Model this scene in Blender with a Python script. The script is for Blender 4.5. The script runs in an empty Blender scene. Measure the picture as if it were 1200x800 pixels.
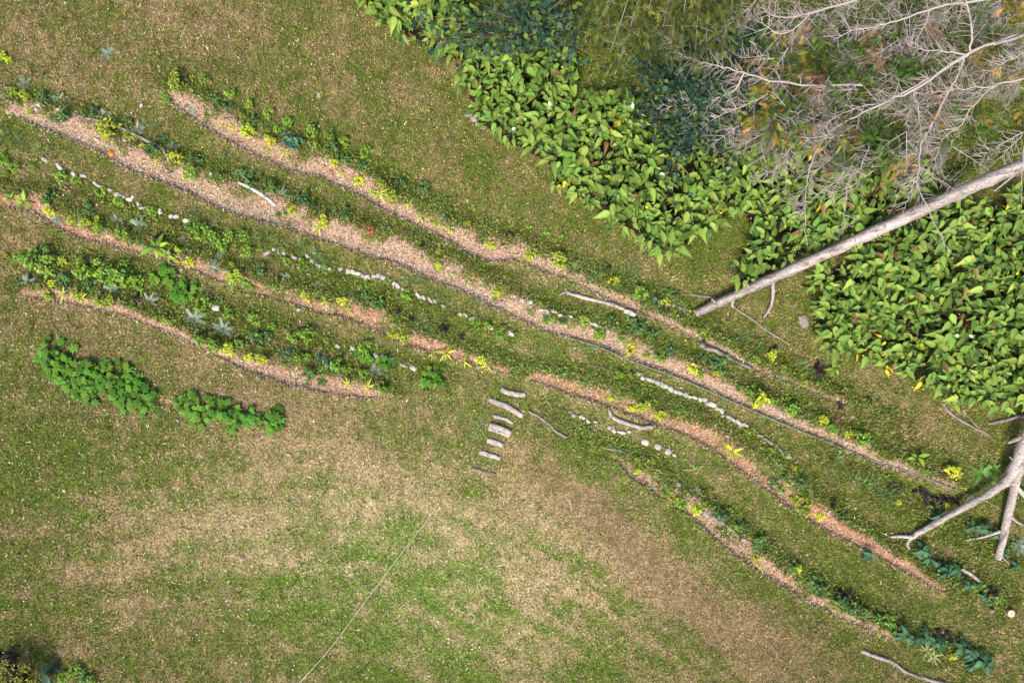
import bpy, math, random
import numpy as np

# ------------------------------------------------------------------ camera, world, sun
S = 45.0            # picture pixels (of a 1200 x 800 frame) per metre on the ground
H = 18.0            # flying height of the camera above the lawn
sc = bpy.context.scene
col = sc.collection
cam_d = bpy.data.cameras.new('camera'); cam = bpy.data.objects.new('camera', cam_d); col.objects.link(cam)
cam.location = (0, 0, H); cam.rotation_euler = (0, 0, 0)
cam_d.sensor_width = 36.0; cam_d.lens = 36.0 * H / (1200.0 / S)
cam_d.clip_start = 0.1; cam_d.clip_end = 2000
sc.camera = cam

SUN_EL = math.radians(52); SUN_AZ = math.radians(205)     # azimuth clockwise from +Y
w = bpy.data.worlds.new('World'); sc.world = w; w.use_nodes = True
nt = w.node_tree; nt.nodes.clear()
sky = nt.nodes.new('ShaderNodeTexSky'); sky.sky_type = 'NISHITA'; sky.sun_disc = False
sky.sun_elevation = SUN_EL; sky.sun_rotation = SUN_AZ; sky.air_density = 1.0; sky.dust_density = 3.0; sky.ozone_density = 0.6
bg = nt.nodes.new('ShaderNodeBackground'); bg.inputs['Strength'].default_value = 0.125
wo = nt.nodes.new('ShaderNodeOutputWorld')
nt.links.new(sky.outputs[0], bg.inputs[0]); nt.links.new(bg.outputs[0], wo.inputs[0])
sun_d = bpy.data.lights.new('sun', 'SUN'); sun = bpy.data.objects.new('sun', sun_d); col.objects.link(sun)
sun_d.energy = 2.4; sun_d.angle = math.radians(18); sun_d.color = (1.0, 0.93, 0.80)
sun.rotation_euler = (math.pi / 2 - SUN_EL, 0, math.pi - SUN_AZ)
sun.location = (-8, -12, 30)
sc.view_settings.view_transform = 'Standard'; sc.view_settings.look = 'None'
sc.view_settings.exposure = 1.08; sc.view_settings.gamma = 1.0; sc.view_settings.use_curve_mapping = False
sc.cycles.max_bounces = 5; sc.cycles.diffuse_bounces = 3; sc.cycles.transmission_bounces = 3
sc.cycles.glossy_bounces = 2; sc.cycles.transparent_max_bounces = 4

rng = np.random.default_rng(11)
random.seed(4)

# ------------------------------------------------------------------ small maths helpers
def vnoise(x, y, seed=0):
    r = np.random.default_rng(seed + 900).random((128, 128))
    xi = np.floor(x).astype(int); yi = np.floor(y).astype(int)
    fx = x - xi; fy = y - yi
    fx = fx * fx * (3 - 2 * fx); fy = fy * fy * (3 - 2 * fy)
    a = r[xi % 128, yi % 128]; b = r[(xi + 1) % 128, yi % 128]
    c = r[xi % 128, (yi + 1) % 128]; d = r[(xi + 1) % 128, (yi + 1) % 128]
    return (a * (1 - fx) + b * fx) * (1 - fy) + (c * (1 - fx) + d * fx) * fy
def fbm(x, y, seed=0, octv=4):
    s = 0; a = 0.5; t = 0
    for i in range(octv):
        s = s + a * vnoise(x * 2 ** i + 7.3 * i, y * 2 ** i + 3.1 * i, seed + i); t += a; a *= 0.55
    return s / t
def sstep(a, b, x):
    t = np.clip((x - a) / (b - a), 0, 1); return t * t * (3 - 2 * t)
def polydist(px, py, pts):
    """nearest distance to a polyline, signed side distance (positive up-right), fractional vertex index"""
    best = np.full(px.shape, 1e9); side = np.zeros(px.shape); par = np.zeros(px.shape)
    for i in range(len(pts) - 1):
        ax, ay = pts[i][:2]; bx, by = pts[i + 1][:2]
        dx, dy = bx - ax, by - ay; L2 = dx * dx + dy * dy
        t = np.clip(((px - ax) * dx + (py - ay) * dy) / L2, 0, 1)
        qx = px - ax - t * dx; qy = py - ay - t * dy
        d = np.hypot(qx, qy)
        sd = (px - ax) * dy - (py - ay) * dx
        m = d < best
        best = np.where(m, d, best); side = np.where(m, np.sign(sd) * d, side); par = np.where(m, i + t, par)
    return best, side, par
def in_poly(px, py, poly):
    c = np.zeros(px.shape, bool); n = len(poly); j = n - 1
    for i in range(n):
        xi, yi = poly[i]; xj, yj = poly[j]
        if yi != yj:
            c ^= ((yi > py) != (yj > py)) & (px < (xj - xi) * (py - yi) / (yj - yi) + xi)
        j = i
    return c
def W2P(x, y): return 600 + x * S, 400 - y * S

# ------------------------------------------------------------------ the beds (lower edge of every strip, width, all in picture pixels)
BEDS = {
 'A': dict(p=[(203,122),(240,148),(280,172),(310,186),(340,200),(375,207),(410,222),(440,240),(490,265),(530,283),(550,298),(572,306),(600,303),(640,318),(690,340),(740,362),(790,385),(840,412),(880,432),(930,452),(990,475)],
           w=[18,24,24,24,24,24,24,22,22,20,26,27,21,16,12,11,10,10,8,7,5], c=0.35, berm=.20),
 'B': dict(p=[(28,140),(80,162),(120,180),(150,198),(190,213),(220,225),(260,245),(300,257),(360,275),(420,295),(460,307),(500,325),(550,345),(590,365),(640,388),(700,403),(740,420),(800,443),(850,465),(900,487),(960,512),(1020,540),(1080,560),(1112,570)],
           w=[20,27,26,26,28,26,30,33,26,26,27,27,25,22,20,18,20,18,16,14,14,12,8,5], c=0.22, berm=.22),
 'D1': dict(p=[(8,242),(40,249),(65,266),(95,280),(120,285),(160,296),(200,306),(240,322),(280,338),(330,352),(370,365),(410,375),(440,387),(470,402),(510,414),(550,425),(592,437)],
           w=[16,20,18,18,15,13,12,16,15,15,17,19,23,18,14,12,6], c=0.8, berm=.18),
 'D2': dict(p=[(622,446),(650,455),(685,467),(725,480),(760,495),(800,508),(840,530),(875,557),(910,582),(940,604),(970,622),(1010,642),(1060,668),(1100,692)],
           w=[10,18,19,19,20,20,22,25,25,22,18,15,12,6], c=0.85, berm=.16),
 'E': dict(p=[(35,348),(60,352),(100,360),(140,368),(170,378),(210,395),(250,415),(290,435),(340,452),(390,462),(425,466),(455,465)],
           w=[10,16,14,12,10,9,11,21,27,23,16,4], c=0.5, berm=.2),
 'F': dict(p=[(722,540),(735,555),(760,572),(790,592),(810,605),(840,632),(870,655),(900,675),(940,700),(980,722),(1040,745)],
           w=[10,20,19,19,21,21,21,18,15,12,6], c=0.5, berm=.16),
}
ARUM_POLYS = [
 [(418,0),(430,-60),(560,-60),(545,0),(540,25),(556,55),(548,70),(530,70),(505,55),(480,42),(455,28),(435,14)],
 [(546,98),(560,80),(585,66),(615,68),(640,75),(660,92),(672,122),(695,130),(735,138),(745,165),(790,178),(850,180),(885,198),(862,232),(840,250),(820,270),(800,285),(770,290),(735,268),(690,238),(652,212),(636,185),(600,168),(560,142)],
 [(850,185),(900,160),(1000,185),(1075,205),(1125,222),(1120,232),(1000,284),(930,318),(880,338),(862,325),(868,295),(885,275),(868,240)],
 [(935,335),(965,318),(1060,272),(1110,250),(1200,238),(1280,230),(1280,470),(1195,468),(1150,470),(1105,462),(1080,447),(1045,428),(1000,412),(965,400),(952,385),(955,362),(985,340)],
]
ARUM_HOLES = [(1145,350,10),(1066,382,8),(1108,364,9),(1098,376,9),(803,208,9),(812,200,9),(697,172,9),(711,182,8),(785,222,7),(1128,388,9),(1030,240,9),(965,345,9),(1145,242,8),(900,275,10),(655,128,4)]

# ------------------------------------------------------------------ fields over the inner ground grid
GX, GY, STEP = 16.5, 11.7, 0.06
xs = np.arange(-GX, GX + 1e-6, STEP); ys = np.arange(-GY, GY + 1e-6, STEP)
X, Y = np.meshgrid(xs, ys)                       # [row y][col x]
PX, PY = W2P(X, Y)
wob = (fbm(X * 2.2, Y * 2.2, 3) - .5) * 9        # wandering bed edges, pixels
h = (fbm(X * .22, Y * .22, 21, 3) - .5) * .30 + (fbm(X * 1.3, Y * 1.3, 22, 3) - .5) * .05
mulch = np.zeros_like(X); rust = np.zeros_like(X); lush = np.zeros_like(X); cut = np.zeros_like(X); spill = np.zeros_like(X)
BEDF = {}
for k, b in BEDS.items():
    d, s, t = polydist(PX, PY, b['p'])
    wd = np.interp(t, np.arange(len(b['w'])), b['w'])
    s2 = s + wob * .35
    endf = sstep(0, 1, np.clip(1 - (d - np.abs(s)) / 1e-3, 0, 1))
    m = sstep(-2.2, 1.2, s2 - wob * .25) * (1 - sstep(wd * 1.15 - 6 + wob, wd * 1.15 + 6 + wob, s2))
    brk = fbm(X * 2.6 + ord(k[0]), Y * 2.6, 33, 3); u_ = s2 / np.maximum(wd, 4)
    thr = np.interp(np.clip(u_, 0, 1.2), [0, .45, .75, 1.2], [.16, .24, .43, .56]) + (.05 if k in ('D1', 'D2', 'F') else .02)
    m = m * sstep(thr - .11, thr + .11, brk) * (d < 60)
    cut = np.maximum(cut, np.exp(-((s2 - .4) / 1.7) ** 2) * (d < 60) * sstep(.42, .6, fbm(X * 1.1, Y * 1.1, 37, 2) + .02) * (np.abs(np.abs(s) - d) < .5))  # bare soil line at the cut edge, also painting in the grass lip's shadow
    h += -.075 * sstep(-1.6, 1.6, s2) * (1 - sstep(wd * .35, wd * .8, s2)) * (d < 60)
    h += .62 * b['berm'] * np.exp(-((s - wd * .95) / 11) ** 2) * np.exp(-(np.maximum(d - np.abs(wd) - 25, 0) / 10) ** 2)
    h += .03 * np.exp(-((s + 3) / 4) ** 2)
    mulch = np.maximum(mulch, m)
    rust = np.where(m > .02, np.clip(b['c'] + .55 * (s2 / np.maximum(wd, 4) - .4), 0, 1), rust)
    l = sstep(wd - 7, wd + 4, s) * (1 - sstep(wd + 9, wd + 26, s)) * (d < 60)
    lush = np.maximum(lush, l)
    spill = np.maximum(spill, .16 * sstep(-9, 1, s + wob * .5) * (1 - sstep(wd, wd * 1.3 + 12, s + wob)) * (d < 60))
    BEDF[k] = (d, s, wd)
# weedy green zones that follow no mulch strip
for pts, r in [([(205,95),(300,150),(430,200),(560,265),(640,300),(760,345),(860,400),(960,450),(1060,500)],14),
               ([(60,300),(160,325),(260,365),(380,405)],16),([(400,410),(520,440)],12),
               ([(70,210),(180,255),(300,285),(400,325),(520,365),(600,392)],9),
               ([(700,425),(800,475),(900,530),(980,590)],12),
               ([(960,520),(1050,585),(1120,620),(1190,650)],17),([(1050,640),(1120,670),(1185,705)],15),
               ([(940,680),(1000,705),(1070,740),(1150,775)],15),([(820,400),(900,440),(1000,490),(1100,540)],16),
               ([(640,480),(760,560),(880,640)],14)]:
    d, s, t = polydist(PX, PY, pts)
    lush = np.maximum(lush, .85 * (1 - sstep(r * .4, r * 1.5, d + wob)))
arum = np.zeros_like(X)
for pg in ARUM_POLYS: arum = np.maximum(arum, in_poly(PX + wob * .5, PY + wob * .5, pg).astype(float))
wood = in_poly(PX + wob, PY + wob, [(545,-200),(545,30),(580,62),(690,110),(740,150),(880,190),(960,190),(1080,215),(1190,190),(1400,120),(1400,-200)]).astype(float)
wood *= (1 - arum)
# dryness of the lawn, 0 lush green to 1 straw
def blob(cx, cy, rx, ry, ang=0):
    a = math.radians(ang); u = (PX - cx) * math.cos(a) + (PY - cy) * math.sin(a); v = -(PX - cx) * math.sin(a) + (PY - cy) * math.cos(a)
    return np.exp(-((u / rx) ** 2 + (v / ry) ** 2))
dry = np.full_like(X, .345)
for amp, *a in [(.28,290,610,210,80,0),(.24,560,600,190,70,15),(.30,620,720,200,110,0),(.34,330,520,170,45,18),(.62,745,650,130,30,45),(.35,640,570,60,30,30),
                (.32,110,75,110,40,20),(.32,240,15,90,40,5),(.25,60,390,60,90,0),(.3,230,430,150,30,25),(.3,110,660,120,70,0),(.25,120,760,100,50,0),(.15,480,90,160,70,20),
                (-.34,50,560,110,100,0),(-.25,30,700,60,60,0),(-.2,250,720,110,60,0),(-.18,480,720,120,60,0),(-.15,500,650,90,30,20),(-.3,860,640,140,30,42),(-.25,1000,690,120,40,35),
                (.3,880,750,130,40,30),(.28,1080,495,90,40,25),(.2,880,440,80,20,28),(-.12,600,150,300,60,25),(-.3,840,285,40,40,0),(-.2,1170,560,60,60,0),
                (-.2,690,560,90,30,35),(.25,30,300,60,30,20),(.25,450,470,120,25,8)]:
    dry += amp * blob(*a)
patch = fbm(X * 1.1, Y * 1.1, 40, 4); fine = fbm(X * 4.5, Y * 4.5, 50, 3)
# faint mowing / scything arcs on the open lawn
rad = np.hypot(PX - 420, PY - 1150); arcs = .5 + .5 * np.sin(rad / 7.5 + 5 * fbm(X * .5, Y * .5, 61))
ca_, sa_ = math.cos(math.radians(-32)), math.sin(math.radians(-32)); U_ = X * ca_ + Y * sa_; V_s = -X * sa_ + Y * ca_
streak = fbm(U_ * .8, V_s * 3.6, 44, 3); streak2 = fbm(X * .7, Y * 3.2, 46, 3)
lowm = sstep(520, 600, PY) * (1 - sstep(640, 760, PX - (PY - 560) * .9)); lowl = sstep(540, 580, PY) * (1 - sstep(380, 520, PX))
dry += (patch - .5) * .75 + (fine - .5) * .95 + ((streak - .5) * 1.5 - .10) * lowm * (1 - lowl) + (streak2 - .5) * .9 * lowl + (arcs - .5) * .12 * sstep(500, 560, PY) * (1 - sstep(560, 700, PX))
dry -= lush * .34; dry -= wood * .5
dry = np.clip(dry, 0, 1)
fresh_vignette = np.clip(blob(520, 680, 260, 150, 10) + .35 * blob(250, 620, 200, 90) + .3 * blob(640, 430, 200, 60, 25), 0, 1)  # paler short grass, plus the bright middle of a vignette painted in
vignette_dim = np.clip(blob(500, 60, 420, 170, 20) + blob(120, 20, 260, 90) + blob(980, 780, 260, 90), 0, 1)  # darker olive lawn, partly vignette falloff painted into the colour
weedm = np.clip(lush * (fbm(X * 2.5, Y * 2.5, 70, 3) - .47) * 3.2, 0, 1) + wood * .5 * (fbm(X * 1.8, Y * 1.8, 71, 3) > .5)
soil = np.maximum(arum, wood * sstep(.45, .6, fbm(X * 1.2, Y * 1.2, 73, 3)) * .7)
soil = np.maximum(soil, .8 * np.exp(-((PX - 15) ** 2 / 500 + (PY - 778) ** 2 / 900)))
edge = np.minimum.reduce([X + GX, GX - X, Y + GY, GY - Y]); h *= sstep(0, 2.0, edge)
h -= .05 * arum

def sample(F, x, y):
    fx = np.clip((np.asarray(x, float) + GX) / STEP, 0, len(xs) - 1.001); fy = np.clip((np.asarray(y, float) + GY) / STEP, 0, len(ys) - 1.001)
    i = fx.astype(int); j = fy.astype(int); u = fx - i; v = fy - j
    return (F[j, i] * (1 - u) + F[j, i + 1] * u) * (1 - v) + (F[j + 1, i] * (1 - u) + F[j + 1, i + 1] * u) * v
def gz(x, y): return float(sample(h, x, y))
def P(px, py, z=0.0):
    """picture pixel at height z above the lawn datum -> world"""
    k = (1 - z / H) / S
    return np.array([(px - 600) * k, (400 - py) * k, z])
def G(px, py, dz=0.0):
    x, y = (px - 600) / S, (400 - py) / S
    z = gz(x, y)
    x *= (1 - z / H); y *= (1 - z / H)
    return np.array([x, y, gz(x, y) + dz])

# ------------------------------------------------------------------ materials
def node_mat(name): 
    m = bpy.data.materials.new(name); m.use_nodes = True; n = m.node_tree; n.nodes.clear(); return m, n
def mat_attr(name, rough=.6, trans=0.0, var=.25, noise=0, bump=0, stretch=(1, 1, 1), spec=.3, nrange=(.65, 1.25), detail=6):
    """colour from the mesh's own colour attribute, varied per object and by noise"""
    m, n = node_mat(name); N = n.nodes.new; L = n.links.new
    at = N('ShaderNodeAttribute'); at.attribute_name = 'Col'
    c = at.outputs['Color']
    if var:
        oi = N('ShaderNodeObjectInfo'); mr = N('ShaderNodeMapRange')
        mr.inputs['To Min'].default_value = 1 - var; mr.inputs['To Max'].default_value = 1 + var
        L(oi.outputs['Random'], mr.inputs['Value'])
        hs = N('ShaderNodeHueSaturation'); L(c, hs.inputs['Color']); L(mr.outputs[0], hs.inputs['Value'])
        mh = N('ShaderNodeMapRange'); mh.inputs['To Min'].default_value = .5 + var * .06; mh.inputs['To Max'].default_value = .5 - var * .06
        ml = N('ShaderNodeMath'); ml.operation = 'FRACT'; mm = N('ShaderNodeMath'); mm.operation = 'MULTIPLY'; mm.inputs[1].default_value = 7.77
        L(oi.outputs['Random'], mm.inputs[0]); L(mm.outputs[0], ml.inputs[0]); L(ml.outputs[0], mh.inputs['Value']); L(mh.outputs[0], hs.inputs['Hue'])
        c = hs.outputs[0]
    bs = N('ShaderNodeBsdfPrincipled'); bs.inputs['Roughness'].default_value = rough; bs.inputs['Specular IOR Level'].default_value = spec
    if noise:
        tc = N('ShaderNodeTexCoord'); mp = N('ShaderNodeMapping'); mp.inputs['Scale'].default_value = stretch
        nz = N('ShaderNodeTexNoise'); nz.inputs['Scale'].default_value = noise; nz.inputs['Detail'].default_value = detail; nz.inputs['Roughness'].default_value = .65
        L(tc.outputs['Object'], mp.inputs[0]); L(mp.outputs[0], nz.inputs['Vector'])
        r = N('ShaderNodeMapRange'); r.inputs['From Min'].default_value = .3; r.inputs['From Max'].default_value = .7
        r.inputs['To Min'].default_value = nrange[0]; r.inputs['To Max'].default_value = nrange[1]; L(nz.outputs['Fac'], r.inputs['Value'])
        mx = N('ShaderNodeVectorMath'); mx.operation = 'SCALE'; L(c, mx.inputs[0]); L(r.outputs[0], mx.inputs['Scale']); c = mx.outputs[0]
        if bump:
            bp = N('ShaderNodeBump'); bp.inputs['Strength'].default_value = bump; bp.inputs['Distance'].default_value = .02
            L(nz.outputs['Fac'], bp.inputs['Height']); L(bp.outputs[0], bs.inputs['Normal'])
    L(c, bs.inputs['Base Color'])
    out = N('ShaderNodeOutputMaterial')
    if trans:
        tr = N('ShaderNodeBsdfTranslucent'); L(c, tr.inputs['Color']); mixs = N('ShaderNodeMixShader'); mixs.inputs[0].default_value = trans
        L(bs.outputs[0], mixs.inputs[1]); L(tr.outputs[0], mixs.inputs[2]); L(mixs.outputs[0], out.inputs[0])
    else: L(bs.outputs[0], out.inputs[0])
    return m
M_ground = mat_attr('lawn_soil', .95, 0, 0, 26, .6, spec=.1, nrange=(.55, 1.4), detail=8)
M_blade = mat_attr('grass_blade', .7, .15, 0, spec=.15)
M_chip = mat_attr('wood_chip', .85, 0, 0, spec=.15)
M_leaf = mat_attr('leaf', .6, .18, .38, 9, 0, spec=.15, nrange=(.82, 1.15), detail=3)
M_small = mat_attr('small_leaf', .55, .2, .2, spec=.25)
M_bark = mat_attr('weathered_bark', .95, 0, .08, 22, 1.0, (.5, .9, 1), spec=.05, nrange=(.45, 1.4), detail=10)
M_twig = mat_attr('dead_twig', .9, 0, .05, spec=.1)
M_stone = mat_attr('pale_limestone', .9, 0, .28, 11, .7, spec=.15, nrange=(.65, 1.15), detail=8)
M_plain = mat_attr('plain_surface', .5, 0, 0, 20, .1, spec=.3, nrange=(.85, 1.1))
M_petal = mat_attr('petal', .5, .2, 0, spec=.3)

# ------------------------------------------------------------------ mesh building
class MB:
    def __init__(s): s.v = []; s.f = []; s.c = []; s.n = 0
    def add(s, v, f, c):
        v = np.asarray(v, float); c = np.asarray(c, float)
        if c.ndim == 1: c = np.tile(c, (len(v), 1))
        s.v.append(v); s.c.append(c[:, :3]); s.f += [tuple(int(i) + s.n for i in q) for q in f]; s.n += len(v)
    def mesh(s, name, mat, smooth=True):
        me = bpy.data.meshes.new(name)
        v = np.concatenate(s.v); me.from_pydata(v.tolist(), [], s.f)
        set_col(me, np.concatenate(s.c)); me.materials.append(mat)
        if smooth: me.polygons.foreach_set('use_smooth', [True] * len(me.polygons))
        me.update(); return me
def set_col(me, c):
    a = me.color_attributes.new('Col', 'FLOAT_COLOR', 'POINT')
    a.data.foreach_set('color', np.concatenate([np.clip(c, 0, 1), np.ones((len(c), 1))], 1).astype(np.float32).ravel())
def fast_mesh(name, v, k, c, mat):
    """v (n*k,3): n separate k-gons"""
    me = bpy.data.meshes.new(name); nv = len(v); n = nv // k
    me.vertices.add(nv); me.vertices.foreach_set('co', v.astype(np.float32).ravel())
    me.loops.add(nv); me.loops.foreach_set('vertex_index', np.arange(nv, dtype=np.int32))
    me.polygons.add(n); me.polygons.foreach_set('loop_start', np.arange(0, nv, k, dtype=np.int32)); me.polygons.foreach_set('loop_total', np.full(n, k, np.int32))
    me.update(calc_edges=True); set_col(me, c); me.materials.append(mat); return me
def obj(name, data, parent=None, loc=(0, 0, 0), rot=(0, 0, 0), sc_=(1, 1, 1)):
    o = bpy.data.objects.new(name, data); col.objects.link(o); o.parent = parent
    o.location = loc; o.rotation_euler = rot; o.scale = sc_ if hasattr(sc_, '__len__') else (sc_,) * 3
    return o
def tag(o, label, cat, group=None):
    o['label'] = label; o['category'] = cat
    if group: o['group'] = group
    return o
def tube(mb, pts, rad, sides, c, cap=True, jitter=0.0, flat=1.0, c_end=None, rs=None, sq=0):
    pts = np.asarray(pts, float); n = len(pts); rad = np.broadcast_to(np.asarray(rad, float), (n,))
    tan = np.gradient(pts, axis=0); tan /= np.linalg.norm(tan, axis=1)[:, None] + 1e-9
    up = np.array([0, 0, 1.0]); V = []
    for i in range(n):
        a = np.cross(up, tan[i]); l = np.linalg.norm(a)
        a = np.array([1., 0, 0]) if l < 1e-3 else a / l
        b = np.cross(tan[i], a)
        for j in range(sides):
            th = 2 * math.pi * j / sides
            r = rad[i] * (1 + (jitter * (rs.random() - .5) * 2 if rs is not None else 0))
            if sq: r = r / (abs(math.cos(th)) ** sq + abs(math.sin(th)) ** sq) ** (1 / sq)
            V.append(pts[i] + r * (a * math.cos(th) + b * math.sin(th) * flat))
    F = [(i * sides + j, i * sides + (j + 1) % sides, (i + 1) * sides + (j + 1) % sides, (i + 1) * sides + j) for i in range(n - 1) for j in range(sides)]
    if rs is not None:
        st_ = rs.normal(0, .13, sides); cl = np.repeat(np.atleast_2d(np.asarray(c, float)), n * sides, 0)
        run = np.cumsum(rs.normal(0, .07, n)); run -= run.mean()
        m_ = 1 + st_[None, :] + np.clip(run, -.25, .25)[:, None] + rs.normal(0, .12, (n, sides)); m_ = np.where(rs.random((n, sides)) < .06, m_ * .45, m_)
        mb.add(V, F, cl * m_.reshape(-1, 1).clip(.25, 1.6))
    else: mb.add(V, F, c)
    if cap:
        ce = c if c_end is None else c_end
        mb.add(V[:sides], [tuple(range(sides))[::-1]], ce); mb.add(V[-sides:], [tuple(range(sides))], ce)
def smooth_line(pts, n):
    """Catmull-Rom resample"""
    p = np.asarray(pts, float); p = np.vstack([2 * p[0] - p[1], p, 2 * p[-1] - p[-2]]); out = []
    m = len(p) - 3
    for u in np.linspace(0, m - 1e-6, n):
        i = int(u); t = u - i; a, b, c, d = p[i:i + 4]
        out.append(.5 * ((2 * b) + (-a + c) * t + (2 * a - 5 * b + 4 * c - d) * t * t + (-a + 3 * b - 3 * c + d) * t ** 3))
    return np.array(out)
def rotz(a): c, s = math.cos(a), math.sin(a); return np.array([[c, -s, 0], [s, c, 0], [0, 0, 1.]])
def roty(a): c, s = math.cos(a), math.sin(a); return np.array([[c, 0, s], [0, 1, 0], [-s, 0, c]])
def rotx(a): c, s = math.cos(a), math.sin(a); return np.array([[1, 0, 0], [0, c, -s], [0, s, c]])
def leaf_geo(L, Wd, prof, fold=.15, droop=.3, n=None, wave=0):
    """blade along +X: midrib and two edges; prof = [(t, halfwidth fraction)]"""
    V = []; F = []
    for i, (t, wf) in enumerate(prof):
        x = t * L; z = -droop * L * max(t, 0) ** 2; ww = wf * Wd
        wv = wave * Wd * math.sin(i * 2.1)
        V += [(x, -ww, z + fold * ww + wv), (x, 0, z), (x, ww, z + fold * ww - wv)]
    for i in range(len(prof) - 1):
        a = 3 * i
        F += [(a, a + 3, a + 4, a + 1), (a + 1, a + 4, a + 5, a + 2)]
    return np.array(V), F
OVATE = [(0, .05), (.2, .4), (.5, .5), (.8, .28), (1, .01)]
LANCE = [(0, .08), (.3, .5), (.65, .4), (1, .01)]
STRAP = [(0, .35), (.3, .5), (.6, .45), (.85, .25), (1, .01)]
ROUND = [(0, .1), (.25, .45), (.55, .5), (.85, .3), (1, .03)]
ARUMP = [(-.2, .22), (-.1, .42), (.05, .55), (.25, .5), (.5, .36), (.78, .15), (1, .01)]
ARROW = [(-.22, .3), (-.08, .48), (.08, .56), (.3, .5), (.55, .36), (.8, .17), (1, .01)]

def shade(c, r, k=.25): return np.clip(np.array(c) * (1 + (r.random() - .5) * 2 * k), 0, 1)

# ------------------------------------------------------------------ ground sheet
TAN = np.array([.375, .275, .145]); GREEN = np.array([.115, .175, .025]); OLIVE = np.array([.165, .15, .048])
SOIL = np.array([.035, .022, .013]); PINK = np.array([.385, .285, .21]); RUST = np.array([.37, .205, .12])
ext = np.array([1, 3, 7, 15, 30, 60, 120, 250, 480.])
gxs = np.concatenate([-(GX + ext[::-1]), xs, GX + ext]); gys = np.concatenate([-(GY + ext[::-1]), ys, GY + ext])
def lift(F): return np.pad(F, 9, mode='edge')
hX, hY = np.meshgrid(gxs, gys)
e = lift
d_ = e(dry)[..., None]
gc = np.where(d_ < .5, GREEN * .75 + (OLIVE - GREEN * .75) * d_ * 2, OLIVE + (TAN * .8 - OLIVE) * (d_ * 2 - 1))
gc = gc * (1 + .5 * e(fresh_vignette)[..., None]) * (1 - .10 * e(vignette_dim)[..., None])
gc = gc * (1 - e(weedm).clip(0, 1)[..., None] * .35)
mc = PINK + (RUST - PINK) * e(rust)[..., None]
gc = gc + (mc * .85 - gc) * e(mulch)[..., None]
gc = gc + (SOIL * 1.6 - gc) * e(cut)[..., None] * .4  # soil tone doubles as painted shadow under the lower lip
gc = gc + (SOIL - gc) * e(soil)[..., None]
far = np.pad(1 - sstep(.1, .9, edge), 9, constant_values=1.0)[..., None]
gc = gc + ((OLIVE * .8 + (fbm(hX * .3, hY * .3, 90, 4)[..., None] - .5) * np.array([.10, .06, .03])).clip(.02, 1) - gc) * far
V = np.stack([hX, hY, e(h)], -1).reshape(-1, 3)
ny, nx = hX.shape
idx = np.arange(nx * ny).reshape(ny, nx)
Q = np.stack([idx[:-1, :-1], idx[:-1, 1:], idx[1:, 1:], idx[1:, :-1]], -1).reshape(-1, 4)
me = bpy.data.meshes.new('ground')
me.vertices.add(len(V)); me.vertices.foreach_set('co', V.astype(np.float32).ravel())
me.loops.add(Q.size); me.loops.foreach_set('vertex_index', Q.astype(np.int32).ravel())
me.polygons.add(len(Q)); me.polygons.foreach_set('loop_start', np.arange(0, Q.size, 4, dtype=np.int32)); me.polygons.foreach_set('loop_total', np.full(len(Q), 4, np.int32))
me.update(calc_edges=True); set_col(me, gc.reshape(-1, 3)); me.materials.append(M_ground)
me.polygons.foreach_set('use_smooth', np.ones(len(Q), bool))
ground = obj('ground', me); ground['kind'] = 'structure'; ground['label'] = 'terraced lawn with mulch strips'

# ------------------------------------------------------------------ grass, weeds, chips, litter (uncountable)
def scatter(n, prob, bx=15.8, by=11.2):
    x = rng.uniform(-bx, bx, n); y = rng.uniform(-by, by, n)
    k = rng.random(n) < prob(x, y); return x[k], y[k]
def flat_bits(x, y, L, Wd, c, lift_z, tilt, k=4):
    n = len(x); a = rng.uniform(0, 2 * math.pi, n); tx = rng.normal(0, tilt, n); ty = rng.normal(0, tilt, n)
    ca, sa = np.cos(a), np.sin(a); z = sample(h, x, y) + lift_z
    out = []
    corners = [(-.5, -.5), (.5, -.35), (.5, .4), (-.45, .5)] if k == 4 else [(-.5, -.5), (.5, 0), (-.5, .5)]
    for u, v in corners:
        lx, ly = u * L, v * Wd
        out.append(np.stack([x + ca * lx - sa * ly, y + sa * lx + ca * ly, z + tx * lx + ty * ly], -1))
    return np.stack(out, 1).reshape(-1, 3), np.repeat(c, k, 0)
# grass blades
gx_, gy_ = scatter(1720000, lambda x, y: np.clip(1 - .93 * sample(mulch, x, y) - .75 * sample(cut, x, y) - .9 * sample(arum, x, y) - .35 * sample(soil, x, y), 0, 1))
n = len(gx_); dr = np.clip(sample(dry, gx_, gy_) + rng.normal(0, .26, n), 0, 1)[:, None]
lu = sample(lush, gx_, gy_)[:, None]; wd_ = sample(wood, gx_, gy_)[:, None]
pick = rng.random((n, 1))
cg = GREEN * (1 + rng.normal(0, .45, (n, 1)).clip(-.8, 1.4)) + np.array([.05, .02, 0]) * rng.random((n, 1)) ** 2
ct = TAN * (1 + rng.normal(0, .4, (n, 1)).clip(-.8, 1.1)) + np.array([.06, .03, .02]) * rng.random((n, 1)) ** 2
co = OLIVE * (1 + rng.normal(0, .42, (n, 1)).clip(-.8, 1.2))
f = np.clip((dr - .5) * 2.2 + .5, 0, 1)
bc = np.where(pick < f * .8, ct, np.where(pick > 1 - (1 - f) * .75, cg, co))
fr = sample(fresh_vignette, gx_, gy_)[:, None]; sh = sample(vignette_dim, gx_, gy_)[:, None]
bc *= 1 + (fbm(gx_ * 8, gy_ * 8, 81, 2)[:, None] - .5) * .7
bc *= (1 - .03 * lu) * (1 + .55 * fr) * (1 - .10 * sh)  # blades take the painted vignette brightening and dimming too
bc *= 1 + (np.array([[.95, 1.12, 1.25]]) - 1) * fr
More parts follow.
